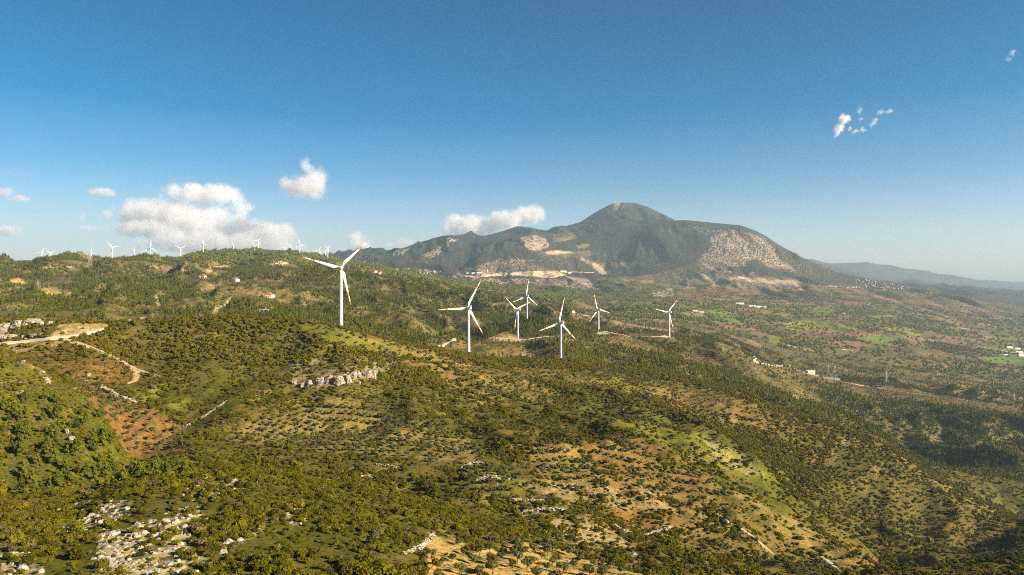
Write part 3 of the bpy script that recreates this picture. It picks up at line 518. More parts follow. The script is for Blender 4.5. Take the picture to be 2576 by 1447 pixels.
# ------------------------------------------------------------------ materials
def mat(name, col=(0.8, 0.8, 0.8), rough=0.8, spec=0.2):
    m = bpy.data.materials.new(name); m.use_nodes = True
    b = m.node_tree.nodes['Principled BSDF']
    b.inputs['Base Color'].default_value = (*col, 1); b.inputs['Roughness'].default_value = rough
    b.inputs['Specular IOR Level'].default_value = spec
    return m
def N(nt, t, **kw):
    n = nt.nodes.new(t)
    for k, v in kw.items(): setattr(n, k, v)
    return n
def ramp(nt, fac, stops):
    n = N(nt, 'ShaderNodeValToRGB'); e = n.color_ramp.elements
    while len(e) > 1: e.remove(e[-1])
    e[0].position = stops[0][0]; e[0].color = (*stops[0][1], 1)
    for p, c in stops[1:]:
        a = e.new(p); a.color = (*c, 1)
    nt.links.new(fac, n.inputs[0]); return n.outputs[0]
def noise(nt, scale, detail=4, rough=0.55, vec=None):
    n = N(nt, 'ShaderNodeTexNoise'); n.inputs['Scale'].default_value = scale
    n.inputs['Detail'].default_value = detail; n.inputs['Roughness'].default_value = rough
    if vec is not None: nt.links.new(vec, n.inputs['Vector'])
    return n.outputs[0]
def math_(nt, op, a, b=None, clamp=False):
    n = N(nt, 'ShaderNodeMath', operation=op); n.use_clamp = clamp
    for i, v in enumerate((a, b)):
        if v is None: continue
        if isinstance(v, (int, float)): n.inputs[i].default_value = v
        else: nt.links.new(v, n.inputs[i])
    return n.outputs[0]
def mixrgb(nt, fac, a, b, bt='MIX'):
    n = N(nt, 'ShaderNodeMix', data_type='RGBA', blend_type=bt)
    for s, v in ((n.inputs[0], fac), (n.inputs[6], a), (n.inputs[7], b)):
        if isinstance(v, (int, float)): s.default_value = v
        elif isinstance(v, tuple): s.default_value = (*v, 1)
        else: nt.links.new(v, s)
    return n.outputs[2]

def ground_material(name, wl_fine, wl_veg, vegcol, bump_d, bump_s=0.6):
    m = mat(name, rough=1.0, spec=0.0); nt = m.node_tree; b = nt.nodes['Principled BSDF']
    geo = N(nt, 'ShaderNodeNewGeometry').outputs['Position']
    at = N(nt, 'ShaderNodeAttribute', attribute_name='soil'); av = N(nt, 'ShaderNodeAttribute', attribute_name='cover')
    sep = N(nt, 'ShaderNodeSeparateColor'); nt.links.new(av.outputs['Color'], sep.inputs[0])
    f1 = noise(nt, 1/wl_fine, 6, 0.65, geo); f2 = noise(nt, 1/(wl_fine*7), 4, 0.6, geo)
    v = ramp(nt, f1, [(0.3, (0.55, 0.55, 0.52)), (0.5, (1, 1, 1)), (0.72, (1.35, 1.3, 1.25))])
    c = mixrgb(nt, 1.0, at.outputs['Color'], v, 'MULTIPLY')
    v2 = ramp(nt, f2, [(0.3, (0.75, 0.8, 0.7)), (0.7, (1.25, 1.18, 1.1))])
    c = mixrgb(nt, 1.0, c, v2, 'MULTIPLY')
    # scrub speckle where the cover attribute says so
    sp = noise(nt, 1/wl_veg, 5, 0.7, geo)
    thr = math_(nt, 'SUBTRACT', math_(nt, 'MULTIPLY', sep.outputs[0], 0.5), math_(nt, 'SUBTRACT', sp, 0.25))
    fac = math_(nt, 'MULTIPLY', thr, 16, True)
    vn = noise(nt, 1/(wl_veg*3), 3, 0.6, geo)
    vc = ramp(nt, vn, [(0.3, tuple(x*0.7 for x in vegcol)), (0.7, tuple(x*1.35 for x in vegcol))])
    c = mixrgb(nt, fac, c, vc)
    nt.links.new(c, b.inputs['Base Color'])
    bp = N(nt, 'ShaderNodeBump'); bp.inputs['Strength'].default_value = bump_s; bp.inputs['Distance'].default_value = bump_d
    hgt = math_(nt, 'ADD', math_(nt, 'MULTIPLY', f1, 0.6), math_(nt, 'MULTIPLY', fac, 0.8))
    vr = N(nt, 'ShaderNodeTexVoronoi'); vr.inputs['Scale'].default_value = 1/(wl_fine*1.6); nt.links.new(geo, vr.inputs['Vector'])
    hgt = math_(nt, 'ADD', hgt, math_(nt, 'MULTIPLY', math_(nt, 'MULTIPLY', vr.outputs['Distance'], sep.outputs[1]), 1.4))
    nt.links.new(hgt, bp.inputs['Height']); nt.links.new(bp.outputs[0], b.inputs['Normal'])
    return m
M_near = ground_material('hillside soil and low scrub', 2.0, 1.3, (0.065, 0.068, 0.020), 0.5)
M_mid = ground_material('valley soil and scrub', 9, 6, (0.058, 0.058, 0.026), 2.0)
M_far = ground_material('mountain rock and maquis', 45, 17, (0.036, 0.044, 0.034), 18.0, 1.0)

def leaf_material(name, dark, light, warm=None):
    m = mat(name, rough=0.85, spec=0.03); nt = m.node_tree; b = nt.nodes['Principled BSDF']
    oi = N(nt, 'ShaderNodeObjectInfo'); ti = N(nt, 'ShaderNodeAttribute', attribute_name='tint', attribute_type='INSTANCER')
    geo = N(nt, 'ShaderNodeNewGeometry').outputs['Position']
    n1 = noise(nt, 0.9, 3, 0.6, geo)
    f = math_(nt, 'ADD', math_(nt, 'MULTIPLY', n1, 0.5), math_(nt, 'MULTIPLY', oi.outputs['Random'], 0.5))
    c = ramp(nt, f, [(0.2, dark), (0.75, light)])
    c = mixrgb(nt, ti.outputs['Fac'], c, warm or light)
    nt.links.new(c, b.inputs['Base Color'])
    b.inputs['Subsurface Weight'].default_value = 0.0
    # thin leaves let a little light through
    tr = N(nt, 'ShaderNodeBsdfTranslucent'); nt.links.new(c, tr.inputs[0])
    ms = N(nt, 'ShaderNodeMixShader'); ms.inputs[0].default_value = 0.12
    out = nt.nodes['Material Output']
    nt.links.new(b.outputs[0], ms.inputs[1]); nt.links.new(tr.outputs[0], ms.inputs[2]); nt.links.new(ms.outputs[0], out.inputs[0])
    return m
M_shrub = leaf_material('maquis leaves', (0.034, 0.036, 0.004), (0.122, 0.112, 0.007), (0.205, 0.175, 0.008))
M_grey = leaf_material('grey scrub leaves', (0.085, 0.070, 0.030), (0.15, 0.12, 0.055), (0.20, 0.14, 0.06))
M_pine = leaf_material('pine needles', (0.034, 0.050, 0.008), (0.100, 0.124, 0.014), (0.170, 0.175, 0.012))
M_olive = leaf_material('olive leaves', (0.050, 0.062, 0.018), (0.110, 0.118, 0.034), (0.15, 0.15, 0.04))
def bark_mat():
    m = mat('bark', (0.16, 0.11, 0.07), 0.95, 0.05); nt = m.node_tree
    geo = N(nt, 'ShaderNodeNewGeometry').outputs['Position']
    nt.links.new(ramp(nt, noise(nt, 6, 4, .6, geo), [(0.3, (0.09, 0.06, 0.04)), (0.7, (0.22, 0.16, 0.11))]), nt.nodes['Principled BSDF'].inputs['Base Color']); return m
M_bark = bark_mat()
def rock_mat():
    m = mat('limestone', rough=0.9, spec=0.1); nt = m.node_tree; b = nt.nodes['Principled BSDF']
    geo = N(nt, 'ShaderNodeNewGeometry').outputs['Position']
    n1 = noise(nt, 0.8, 6, .65, geo); n2 = noise(nt, 0.15, 3, .6, geo)
    c = ramp(nt, n1, [(0.38, (0.14, 0.12, 0.09)), (0.52, (0.36, 0.315, 0.255)), (0.7, (0.50, 0.445, 0.37))])
    c = mixrgb(nt, math_(nt, 'MULTIPLY', math_(nt, 'SUBTRACT', n2, .5), 1.5, True), c, (0.45, 0.30, 0.17))
    nt.links.new(c, b.inputs['Base Color'])
    bp = N(nt, 'ShaderNodeBump'); bp.inputs['Strength'].default_value = .8; bp.inputs['Distance'].default_value = .5
    nt.links.new(n1, bp.inputs['Height']); nt.links.new(bp.outputs[0], b.inputs['Normal']); return m
M_rock = rock_mat()
def weathered(name, col, var=0.12, scale=0.5, rough=0.6, spec=0.3):
    m = mat(name, col, rough, spec); nt = m.node_tree; b = nt.nodes['Principled BSDF']
    geo = N(nt, 'ShaderNodeNewGeometry').outputs['Position']
    lo = tuple(max(0, c*(1-var*1.5)) for c in col); hi = tuple(min(1, c*(1+var)) for c in col)
    nt.links.new(ramp(nt, noise(nt, scale, 5, .6, geo), [(0.3, lo), (0.6, hi)]), b.inputs['Base Color']); return m
M_white = weathered('white turbine paint', (0.80, 0.80, 0.79), 0.03, 0.3, 0.35, 0.5)
M_orange = weathered('orange red blade bands', (0.78, 0.21, 0.05), 0.08, 0.5, 0.4, 0.4)
M_darkm = mat('dark grille', (0.05, 0.055, 0.06), .6)
M_blue = mat('blue hatch', (0.03, 0.09, 0.32), .5)
M_steel = weathered('galvanised steel', (0.36, 0.38, 0.38), .1, .5, .5, .5)
M_wall = [weathered('wall plaster %s' % n, c, .1, .2) for n, c in (('white', (.72, .69, .64)), ('cream', (.66, .58, .46)), ('pink', (.58, .40, .33)), ('grey', (.45, .43, .40)))]
M_roof = [weathered('roof tiles red', (.40, .15, .08), .2, .3), weathered('roof tiles brown', (.34, .21, .14), .2, .3), weathered('pale roof sheet', (.62, .60, .57), .1, .3)]
M_win = mat('window glass', (0.04, 0.05, 0.06), .2, .5)
M_gravel = weathered('pale gravel', (.56, .46, .34), .15, .7, .95, .05)
M_dirt = weathered('dirt track', (.42, .29, .16), .2, .5, .95, .05)
M_conc = weathered('concrete', (.42, .40, .36), .1, .4, .8, .2)

# ------------------------------------------------------------------ terrain meshes
def terrain_piece(name, j0, j1, material, label):
    nr = j1-j0
    V = np.stack([WX[j0:j1], YG[j0:j1], Z[j0:j1]], -1).reshape(-1, 3)
    idx = np.arange(nr*NC).reshape(nr, NC)
    q = np.stack([idx[:-1, :-1], idx[:-1, 1:], idx[1:, 1:], idx[1:, :-1]], -1).reshape(-1, 4)
    me = np_mesh(name, V, q.ravel(), np.full(len(q), 4), smooth=True)
    a = me.color_attributes.new('soil', 'FLOAT_COLOR', 'POINT')
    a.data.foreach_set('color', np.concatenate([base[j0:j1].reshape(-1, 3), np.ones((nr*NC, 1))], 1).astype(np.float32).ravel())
    a = me.color_attributes.new('cover', 'FLOAT_COLOR', 'POINT')
    cv = np.stack([VEG[j0:j1], RK[j0:j1], TER[j0:j1], np.ones((nr, NC))], -1).astype(np.float32)
    a.data.foreach_set('color', cv.ravel())
    me.materials.append(material)
    o = link(bpy.data.objects.new(name, me)); tag(o, label, kind='structure'); return o
jn = int(np.searchsorted(LY, math.log(1130))); jf = int(np.searchsorted(LY, math.log(5600)))
terrain_piece('ground', 0, jn+1, M_near, 'scrub covered limestone hillside in the foreground')
terrain_piece('hills', jn, jf+1, M_mid, 'forested hills and farmed plain in the middle distance')
terrain_piece('mountain', jf, NR, M_far, 'bare rounded mountain with a domed summit beyond the valley')
# ------------------------------------------------------------------ vegetation prototypes
def ico(sub):
    t = (1+5**.5)/2
    v = [Vector(p).normalized() for p in ((-1, t, 0), (1, t, 0), (-1, -t, 0), (1, -t, 0), (0, -1, t), (0, 1, t), (0, -1, -t), (0, 1, -t), (t, 0, -1), (t, 0, 1), (-t, 0, -1), (-t, 0, 1))]
    f = [(0, 11, 5), (0, 5, 1), (0, 1, 7), (0, 7, 10), (0, 10, 11), (1, 5, 9), (5, 11, 4), (11, 10, 2), (10, 7, 6), (7, 1, 8), (3, 9, 4), (3, 4, 2), (3, 2, 6), (3, 6, 8), (3, 8, 9), (4, 9, 5), (2, 4, 11), (6, 2, 10), (8, 6, 7), (9, 8, 1)]
    for _ in range(sub):
        c = {}; nf = []
        def mid(a, b):
            k = (min(a, b), max(a, b))
            if k not in c: c[k] = len(v); v.append(((v[a]+v[b])/2).normalized())
            return c[k]
        for a, b, d in f:
            x, y, z = mid(a, b), mid(b, d), mid(d, a); nf += [(a, x, z), (b, y, x), (d, z, y), (x, y, z)]
        f = nf
    return np.array([tuple(p) for p in v]), f
ICO = {k: ico(k) for k in (0, 1, 2)}
def crown(name, lobes, nleaf, lsz, mats, sub=1, core=0.78, seed=0, jag=0.25, up=0.3):
    """lobes: (x, y, z, rx, rz). A lumpy core of each lobe plus many leaf-sized faces standing off it"""
    r = np.random.default_rng(seed); V = []; FF = []; S = []; nb = 0
    iv, fc = ICO[sub]
    for (x, y, z, rx, rz) in lobes:
        k = core*(1+jag*(r.random(len(iv))-0.5)*2)
        p = iv*np.array([rx, rx, rz])*k[:, None]+np.array([x, y, z])
        V.append(p); FF += [i+nb for f in fc for i in f]; S += [3]*len(fc); nb += len(p)
    vol = np.array([l[3]**2 for l in lobes]); vol = vol/vol.sum()
    pick = r.choice(len(lobes), nleaf, p=vol)
    L = np.array(lobes)[pick]
    d = r.normal(size=(nleaf, 3)); d[:, 2] += up; d /= np.linalg.norm(d, axis=1)[:, None]
    rad = 0.80+0.34*r.random(nleaf)
    c = L[:, :3]+d*np.stack([L[:, 3], L[:, 3], L[:, 4]], 1)*rad[:, None]
    nrm = d+0.9*r.normal(size=(nleaf, 3)); nrm /= np.linalg.norm(nrm, axis=1)[:, None]
    a = np.cross(nrm, r.normal(size=(nleaf, 3))); a /= np.linalg.norm(a, axis=1)[:, None]; b = np.cross(nrm, a)
    s = lsz*(0.6+0.8*r.random(nleaf))[:, None]
    q = np.stack([c-a*s, c-b*s*0.7, c+a*s, c+b*s*0.7], 1).reshape(-1, 3)
    V.append(q); FF += list(range(nb, nb+4*nleaf)); S += [4]*nleaf
    me = np_mesh(name, np.concatenate(V), FF, S); me.materials.append(mats); return me
def shrub_mesh(seed, nleaf, sub, m=None, lsz=0.12):
    r = random.Random(seed); lobes = [(0, 0, 0.42, 0.62, 0.5)]
    for k in range(r.randint(4, 6)):
        a = r.uniform(0, 6.28); d = r.uniform(.25, .62); s = r.uniform(.26, .44)
        lobes.append((math.cos(a)*d, math.sin(a)*d, r.uniform(.25, .75), s, s*r.uniform(.8, 1.1)))
    return crown('leaves', lobes, nleaf, lsz, m or M_shrub, sub, seed=seed)
def pine_mesh(seed, nleaf, sub, lsz=0.10):
    r = random.Random(seed); lobes = []
    for k in range(9):
        t = k/8; a = k*2.4+r.uniform(-.4, .4); rr = (1-t)**0.8*0.36+0.04
        lobes.append((math.cos(a)*rr*.8, math.sin(a)*rr*.8, 0.45+1.35*t, 0.30*(1-t*.62), 0.25*(1-t*.4)))
    return crown('needles', lobes, nleaf, lsz, M_pine, sub, seed=seed, up=.5)
def olive_mesh(seed, nleaf, sub, lsz=0.09):
    r = random.Random(seed); lobes = []
    for k in range(7):
        a = k*0.9+r.uniform(-.3, .3); d = r.uniform(.2, .55); s = r.uniform(.25, .38)
        lobes.append((math.cos(a)*d, math.sin(a)*d, r.uniform(.75, 1.2), s, s*.85))
    return crown('leaves', lobes, nleaf, lsz, M_olive, sub, core=.7, seed=seed)
def trunk_mesh(h_, r0, limbs, seed, lean=0.1):
    r = random.Random(seed); b = MB(); top = (r.uniform(-lean, lean), r.uniform(-lean, lean), h_)
    b.tube((0, 0, -0.12), top, r0, r0*.6, 7)
    for k in range(limbs):
        a = k*6.28/max(1, limbs)+r.uniform(-.4, .4); s = h_*(.6+.3*r.random())
        p = Vector(top)*(s/h_)
        b.tube(p, p+Vector((math.cos(a)*.42, math.sin(a)*.42, .42+.15*r.random())), r0*.45, r0*.18, 5)
    return b.mesh('trunk', M_bark)
def protos(col_name, meshes):
    c = bpy.data.collections.new(col_name)      # not linked to the scene: only read by the planting object
    for k, me in enumerate(meshes):
        o = bpy.data.objects.new('%s_%02d' % (col_name, k), me); c.objects.link(o)
    return c
def join_meshes(a, b, name):
    """tree for far stands: crown and trunk in one mesh"""
    va = np.empty(len(a.vertices)*3, np.float32); a.vertices.foreach_get('co', va)
    vb = np.empty(len(b.vertices)*3, np.float32); b.vertices.foreach_get('co', vb)
    f = []; s = []; mi = []
    for me, off, k in ((a, 0, 0), (b, len(a.vertices), 1)):
        for p in me.polygons: f += [v+off for v in p.vertices]; s.append(len(p.vertices)); mi.append(k)
    me = np_mesh(name, np.concatenate([va, vb]).reshape(-1, 3), f, s, mi)
    me.materials.append(a.materials[0]); me.materials.append(M_bark); return me
SHRUB_N = [shrub_mesh(k, 340, 2) for k in range(6)]
THICK = []
for k in range(3):
    r_ = random.Random(300+k); lb_ = [(r_.uniform(-1.3, 1.3), r_.uniform(-.8, .8), r_.uniform(.3, .6), r_.uniform(.4, .65), r_.uniform(.4, .6)) for _ in range(10)]
    THICK.append(crown('leaves', lb_, 640, .12, M_shrub, 1, seed=300+k))
GREY_N = [shrub_mesh(40+k, 260, 1, M_grey, .09) for k in range(2)]
SHRUB_M = [shrub_mesh(10+k, 90, 1, None, .17) for k in range(4)]+[shrub_mesh(60, 80, 1, M_grey, .15)]
PINE_N = [(pine_mesh(k, 420, 1), trunk_mesh(0.95, .05, 3, k)) for k in range(4)]
PINE_M = [pine_mesh(10+k, 60, 0, .16) for k in range(4)]
OLIVE_N = [(olive_mesh(k, 420, 1), trunk_mesh(0.62, .085, 4, k, .12)) for k in range(4)]
OLIVE_M = [join_meshes(olive_mesh(10+k, 80, 0, .15), trunk_mesh(.6, .08, 0, k), 'olive') for k in range(3)]
FAR = [crown('crown', [(0, 0, .55, .55, .62), (.3, .1, .4, .35, .4), (-.25, .2, .45, .3, .35)], 14, .22, M_pine, 0, core=.95, seed=70+k, jag=.3) for k in range(3)]

# ------------------------------------------------------------------ planting
cellA = np.zeros((NR, NC))
dxc = np.gradient(XG)
cellA = (dxc[None, :]/F*YG)*(YG*(LY[1]-LY[0]))
seen = (HID < 14+1800/YG*2)
inframe = (XD > -160) & (XD < 2736) & (YIMG < 1720)
def scatter(dens, sel, seed, cap=None):
    r = np.random.default_rng(seed)
    lam = np.where(sel & seen & inframe, dens*cellA, 0)
    n = r.poisson(np.clip(lam, 0, 50))
    j, i = np.nonzero(n); rep = n[j, i]; j = np.repeat(j, rep); i = np.repeat(i, rep)
    lx = XG[i]+(r.random(len(i))-.5)*dxc[i]; ly = LY[j]+(r.random(len(i))-.5)*(LY[1]-LY[0])
    Y = np.exp(ly); X = (lx-CX)/F*Y
    return np.stack([X, Y, sample(Z, lx, Y)], 1), j, i
def orchard(poly, Y0, Y1, sp, rot, seed, jit=.18):
    """planted rows; returns points inside the plot"""
    xs = [p[0] for p in poly]; ys = [p[1] for p in poly]
    c = []
    i0, i1 = np.searchsorted(XG, min(xs)), np.searchsorted(XG, max(xs)); j0, j1 = np.searchsorted(LY, math.log(Y0)), np.searchsorted(LY, math.log(Y1))
    sl = (slice(j0, j1), slice(i0, i1)); w = (seg_dist(XD[sl], YIMG[sl], poly) > 0) & (HID[sl] < 6)
    if not w.any(): return np.zeros((0, 3))
    X = WX[sl][w]; Y = YG[sl][w]
    ca, sa = math.cos(rot), math.sin(rot); u = X*ca+Y*sa; v = -X*sa+Y*ca
    r = np.random.default_rng(seed)
    U, Vv = np.meshgrid(np.arange(u.min(), u.max(), sp*.72), np.arange(v.min(), v.max(), sp*1.45))
    U = U+r.normal(0, jit*sp*.5, U.shape); Vv = Vv+r.normal(0, jit*sp*.3, U.shape)
    X = (U*ca-Vv*sa).ravel(); Y = (U*sa+Vv*ca).ravel(); k = Y > 50; X = X[k]; Y = Y[k]
    xd = CX+F*X/Y; k = (xd > -200) & (xd < 2776) & (Y > Y0) & (Y < Y1); X = X[k]; Y = Y[k]; xd = xd[k]
    zz = sample(Z, xd, Y); yi = HY-F*zz/Y
    k = (seg_dist(xd, yi, poly) > 0) & (sample(HID, xd, Y) < 8) & (r.random(len(X)) < .92)
    return np.stack([X[k], Y[k], zz[k]], 1)
def plant(name, pts, col, nproto, scl, tint, label, seed, squash=(0.8, 1.15), node_rot=True):
    n = len(pts); r = np.random.default_rng(seed)
    me = bpy.data.meshes.new(name); me.vertices.add(n); me.vertices.foreach_set('co', pts.astype(np.float32).ravel())
    s3 = np.stack([scl*(.9+.2*r.random(n)), scl*(.9+.2*r.random(n)), scl*(squash[0]+(squash[1]-squash[0])*r.random(n))], 1).astype(np.float32)
    a = me.attributes.new('scl', 'FLOAT_VECTOR', 'POINT'); a.data.foreach_set('vector', s3.ravel())
    a = me.attributes.new('spin', 'FLOAT_VECTOR', 'POINT')
    a.data.foreach_set('vector', np.stack([r.normal(0, .06, n), r.normal(0, .06, n), r.random(n)*6.283], 1).astype(np.float32).ravel())
    a = me.attributes.new('tint', 'FLOAT', 'POINT'); a.data.foreach_set('value', tint.astype(np.float32))
    a = me.attributes.new('which', 'INT', 'POINT'); a.data.foreach_set('value', r.integers(0, nproto, n).astype(np.int32))
    o = link(bpy.data.objects.new(name, me)); tag(o, label, kind='stuff')
    g = bpy.data.node_groups.new(name, 'GeometryNodeTree')
    g.interface.new_socket('Geometry', in_out='INPUT', socket_type='NodeSocketGeometry'); g.interface.new_socket('Geometry', in_out='OUTPUT', socket_type='NodeSocketGeometry')
    gi = g.nodes.new('NodeGroupInput'); go = g.nodes.new('NodeGroupOutput'); ip = g.nodes.new('GeometryNodeInstanceOnPoints')
    ci = g.nodes.new('GeometryNodeCollectionInfo'); ci.inputs[0].default_value = col; ci.inputs[1].default_value = True; ci.inputs[2].default_value = True
    def na(nm, ty):
        q = g.nodes.new('GeometryNodeInputNamedAttribute'); q.data_type = ty; q.inputs[0].default_value = nm; return q.outputs[0]
    L = g.links
    L.new(gi.outputs[0], ip.inputs['Points']); L.new(ci.outputs[0], ip.inputs['Instance']); ip.inputs['Pick Instance'].default_value = True
    L.new(na('which', 'INT'), ip.inputs['Instance Index']); L.new(na('spin', 'FLOAT_VECTOR'), ip.inputs['Rotation']); L.new(na('scl', 'FLOAT_VECTOR'), ip.inputs['Scale'])
    L.new(ip.outputs[0], go.inputs[0])
    md = o.modifiers.new('planting', 'NODES'); md.node_group = g
    print(name, n); return o
colS = protos('shrub_forms', SHRUB_N+GREY_N[:1]+THICK[:1]); colSM = protos('scrub_forms', SHRUB_M)
colPN = protos('pine_forms', [join_meshes(a, b, 'pine') for a, b in PINE_N]); colPM = protos('stand_forms', PINE_M)
colON = protos('olive_forms', [join_meshes(a, b, 'olive') for a, b in OLIVE_N]); colOM = protos('grove_forms', OLIVE_M); colF = protos('far_forms', FAR)

YN = 620.0
nearest = lambda P, k: np.argsort(np.where((np.abs(P[:, 0]/P[:, 1]) < 1288/F) & (HY-F*P[:, 2]/P[:, 1] < 1452), P[:, 1], 1e9)-0)[:k]
def zone(x, y):
    """plain words for where on the hillside something stands"""
    if y > 1240 and x < 640: return 'white limestone outcrop at the lower left'
    if y > 1320 and 1080 <= x < 1650: return 'ploughed sandy olive field at the bottom'
    if x < 340 and y < 1240: return 'steep green slope at the left edge'
    if y > 1190 and x < 1100: return 'dense maquis spur in the foreground'
    if x < 520: return 'red soil hollow on the left'
    if x < 1100: return 'slope below the pale rock cliff'
    if x < 1650: return 'stony terraces in the lower middle'
    if x < 2000: return 'grassy ridge right of the middle'
    return 'brown and green slope at the lower right'
def grow(P, J, I, forms, kind, lab, cat, group, sizes, tints, bias=0):
    """single plants, each an object of its own; crown and trunk as parts where the photo shows them"""
    for q in range(len(P)):
        x, y, z = P[q]; s = float(sizes[q]); k = random.randrange(len(forms)); f = forms[k]
        xd = CX+F*x/y; yd = HY-F*z/y; zn = zone(xd, yd)
        size = 'small' if s < np.percentile(sizes, 33) else 'large' if s > np.percentile(sizes, 67) else 'medium sized'
        tone = 'yellowish green' if tints[q] > .45 else 'dark green' if tints[q] < .15 else 'green'
        if kind == 'olive_tree': tone = 'grey green'
        label = f'{size} {tone} {lab} on the {zn}'
        if isinstance(f, tuple):
            o = empty(kind, (x, y, z), random.uniform(0, 6.28)); o.scale = (s, s, s*random.uniform(.85, 1.1))
            for nm, me in (('crown', f[0]), ('trunk', f[1])):
                c = bpy.data.objects.new(nm, me); c['tint'] = float(tints[q]); link(c, o)
        else:
            o = bpy.data.objects.new(kind, f); o.location = (x, y, z); o.rotation_euler = (0, 0, random.uniform(0, 6.28)); o.scale = (s, s, s*random.uniform(.8, 1.1)); o['tint'] = float(tints[q]); link(o)
        tag(o, label, cat, group+f', {zn}')
GROVES = [  # planted plots: outline, distances, spacing, row direction
 ([(1075, 1345), (1140, 1335), (1180, 1385), (1330, 1365), (1500, 1408), (1640, 1460), (1640, 1500), (1070, 1500)], 150, 330, 8.0, .25),
 ([(760, 815), (900, 836), (1050, 875), (1120, 900), (1000, 895), (850, 865)], 560, 900, 8.5, .3),
 ([(200, 975), (330, 1000), (420, 1050), (505, 1160), (470, 1185), (330, 1160), (275, 1060)], 420, 640, 8, .7),
 ([(620, 1062), (850, 1008), (1100, 1080), (1230, 1120), (1100, 1165), (700, 1125)], 380, 620, 6.5, .12),
 ([(1290, 925), (1550, 935), (1750, 970), (1900, 1015), (1930, 1060), (1700, 1010), (1500, 975), (1300, 950)], 700, 1150, 8.5, .55),
 ([(1130, 915), (1290, 940), (1420, 990), (1330, 1060), (1240, 1010)], 480, 1000, 9, .4),
 ([(2120, 1105), (2300, 1185), (2420, 1260), (2600, 1330), (2600, 1450), (2270, 1450), (2150, 1370), (2080, 1240)], 520, 1100, 8.5, -.25),
 ([(1440, 1005), (1560, 1020), (1700, 1060), (1760, 1095), (1640, 1080), (1480, 1040)], 420, 900, 7.5, -.5),
 ([(1450, 1130), (1560, 1088), (1690, 1130), (1640, 1180), (1520, 1170)], 350, 700, 6.5, .2),
 ([(1165, 1180), (1290, 1172), (1330, 1230), (1250, 1258), (1170, 1220)], 300, 600, 5.5, .15),
 ([(1320, 1130), (1420, 1112), (1500, 1180), (1480, 1255), (1380, 1240)], 320, 600, 6.5, .3),
 ([(1560, 1180), (1760, 1180), (1860, 1260), (1760, 1270), (1600, 1240)], 330, 620, 7, .15),
 ([(1495, 850), (1560, 848), (1620, 864), (1680, 887), (1600, 880)], 1450, 2200, 10, -.9),
 ([(1690, 887), (1745, 895), (1815, 916), (1800, 926), (1740, 912)], 1450, 2300, 10, -.9),
 ([(1860, 872), (1935, 903), (1990, 932), (1960, 936), (1900, 910)], 1500, 2500, 11, -.8),
 ([(2100, 950), (2240, 964), (2430, 1000), (2576, 1036), (2576, 1050), (2400, 1018), (2230, 990), (2120, 968)], 1800, 2700, 10, -.3),
 ([(2330, 862), (2400, 870), (2520, 900), (2440, 905), (2340, 880)], 2500, 7000, 22, .3),
 ([(2010, 740), (2100, 748), (2180, 763), (2080, 765), (1990, 755)], 4000, 7600, 30, .3),
 ([(1160, 880), (1240, 858), (1275, 862), (1220, 892)], 1000, 1700, 8, .5),
 ([(484, 722), (540, 712), (575, 720), (520, 730)], 1400, 3000, 12, .1), ([(540, 690), (660, 701), (720, 712), (690, 722), (580, 710)], 1500, 3400, 13, .1),
 ([(1945, 992), (2000, 1001), (2055, 1010), (2062, 1020), (2000, 1016)], 1400, 1900, 9, .2),
]
for p_, a_, b_, s_, r__ in GROVES:
    sl_, w_ = area(p_, a_, b_, 3, .1); SH[sl_] *= (1-(.55 if p_[0][0] == 2120 else .85)*w_); OL[sl_] *= (1-w_); PI_[sl_] *= (1-.9*w_)
# near shrubs
Ps, Js, Is = scatter(SH, YG < YN, 101)
sz = np.random.default_rng(5).gamma(5, .185, len(Ps))*1.0*(0.85+.5*sample(sstep(-.3, .5, n_mid), CX+F*Ps[:, 0]/Ps[:, 1], Ps[:, 1])); sz = np.clip(sz, .6, 3.4)
tt = np.clip(sample(LIGHT, CX+F*Ps[:, 0]/Ps[:, 1], Ps[:, 1])*.8+np.random.default_rng(6).normal(.2, .22, len(Ps)), 0, 1)
pick = nearest(Ps-np.array([0, 0, 0]), 300)
grow(Ps[pick], Js[pick], Is[pick], SHRUB_N, 'shrub', 'evergreen shrub', 'shrub', 'maquis shrubs', sz[pick], tt[pick])
m_ = np.ones(len(Ps), bool); m_[pick] = False
plant('scrub', Ps[m_], colS, 8, sz[m_], tt[m_], 'dense evergreen maquis scrub covering the hillside', 11, (.75, 1.05))
P2, _, _ = scatter(SH, (YG >= YN) & (YG < 3200), 102)
plant('distant_scrub', P2, colSM, 5, np.clip(np.random.default_rng(7).gamma(9, .19, len(P2)), .7, 3.6), np.clip(np.random.default_rng(8).normal(.28, .2, len(P2)), 0, 1), 'dark scrub on the far side of the hill', 12)
# pines
Pp, Jp, Ip = scatter(PI_, YG < YN, 103)
pick = nearest(Pp, 260); zs = np.random.default_rng(9).uniform(2.4, 4.0, len(Pp)); tp = np.clip(np.random.default_rng(10).normal(.5, .25, len(Pp)), 0, 1)
grow(Pp[pick], Jp[pick], Ip[pick], PINE_N, 'pine_tree', 'young pine tree', 'pine tree', 'pines on the hillside', zs[pick], tp[pick])
m_ = np.ones(len(Pp), bool); m_[pick] = False
if m_.any(): plant('pine_wood', Pp[m_], colPN, 4, zs[m_], tp[m_], 'young pines covering the steep slope at the left', 13)
P3, J3, I3 = scatter(PI_, (YG >= YN) & (YG < 3300), 104)
x3 = CX+F*P3[:, 0]/P3[:, 1]
plant('forest', P3, colPM, 4, np.random.default_rng(11).uniform(2.6, 5.0, len(P3))*(1+.15*(P3[:, 1] > 1700)), np.clip(np.random.default_rng(12).normal(.3, .2, len(P3))+.6*sample(LIGHT, x3, P3[:, 1]), 0, 1), 'pine forest over the hills behind the first turbine', 14)
P4, _, _ = scatter(PI_*0.30, (YG >= 3300) & (YG < 6500), 105)
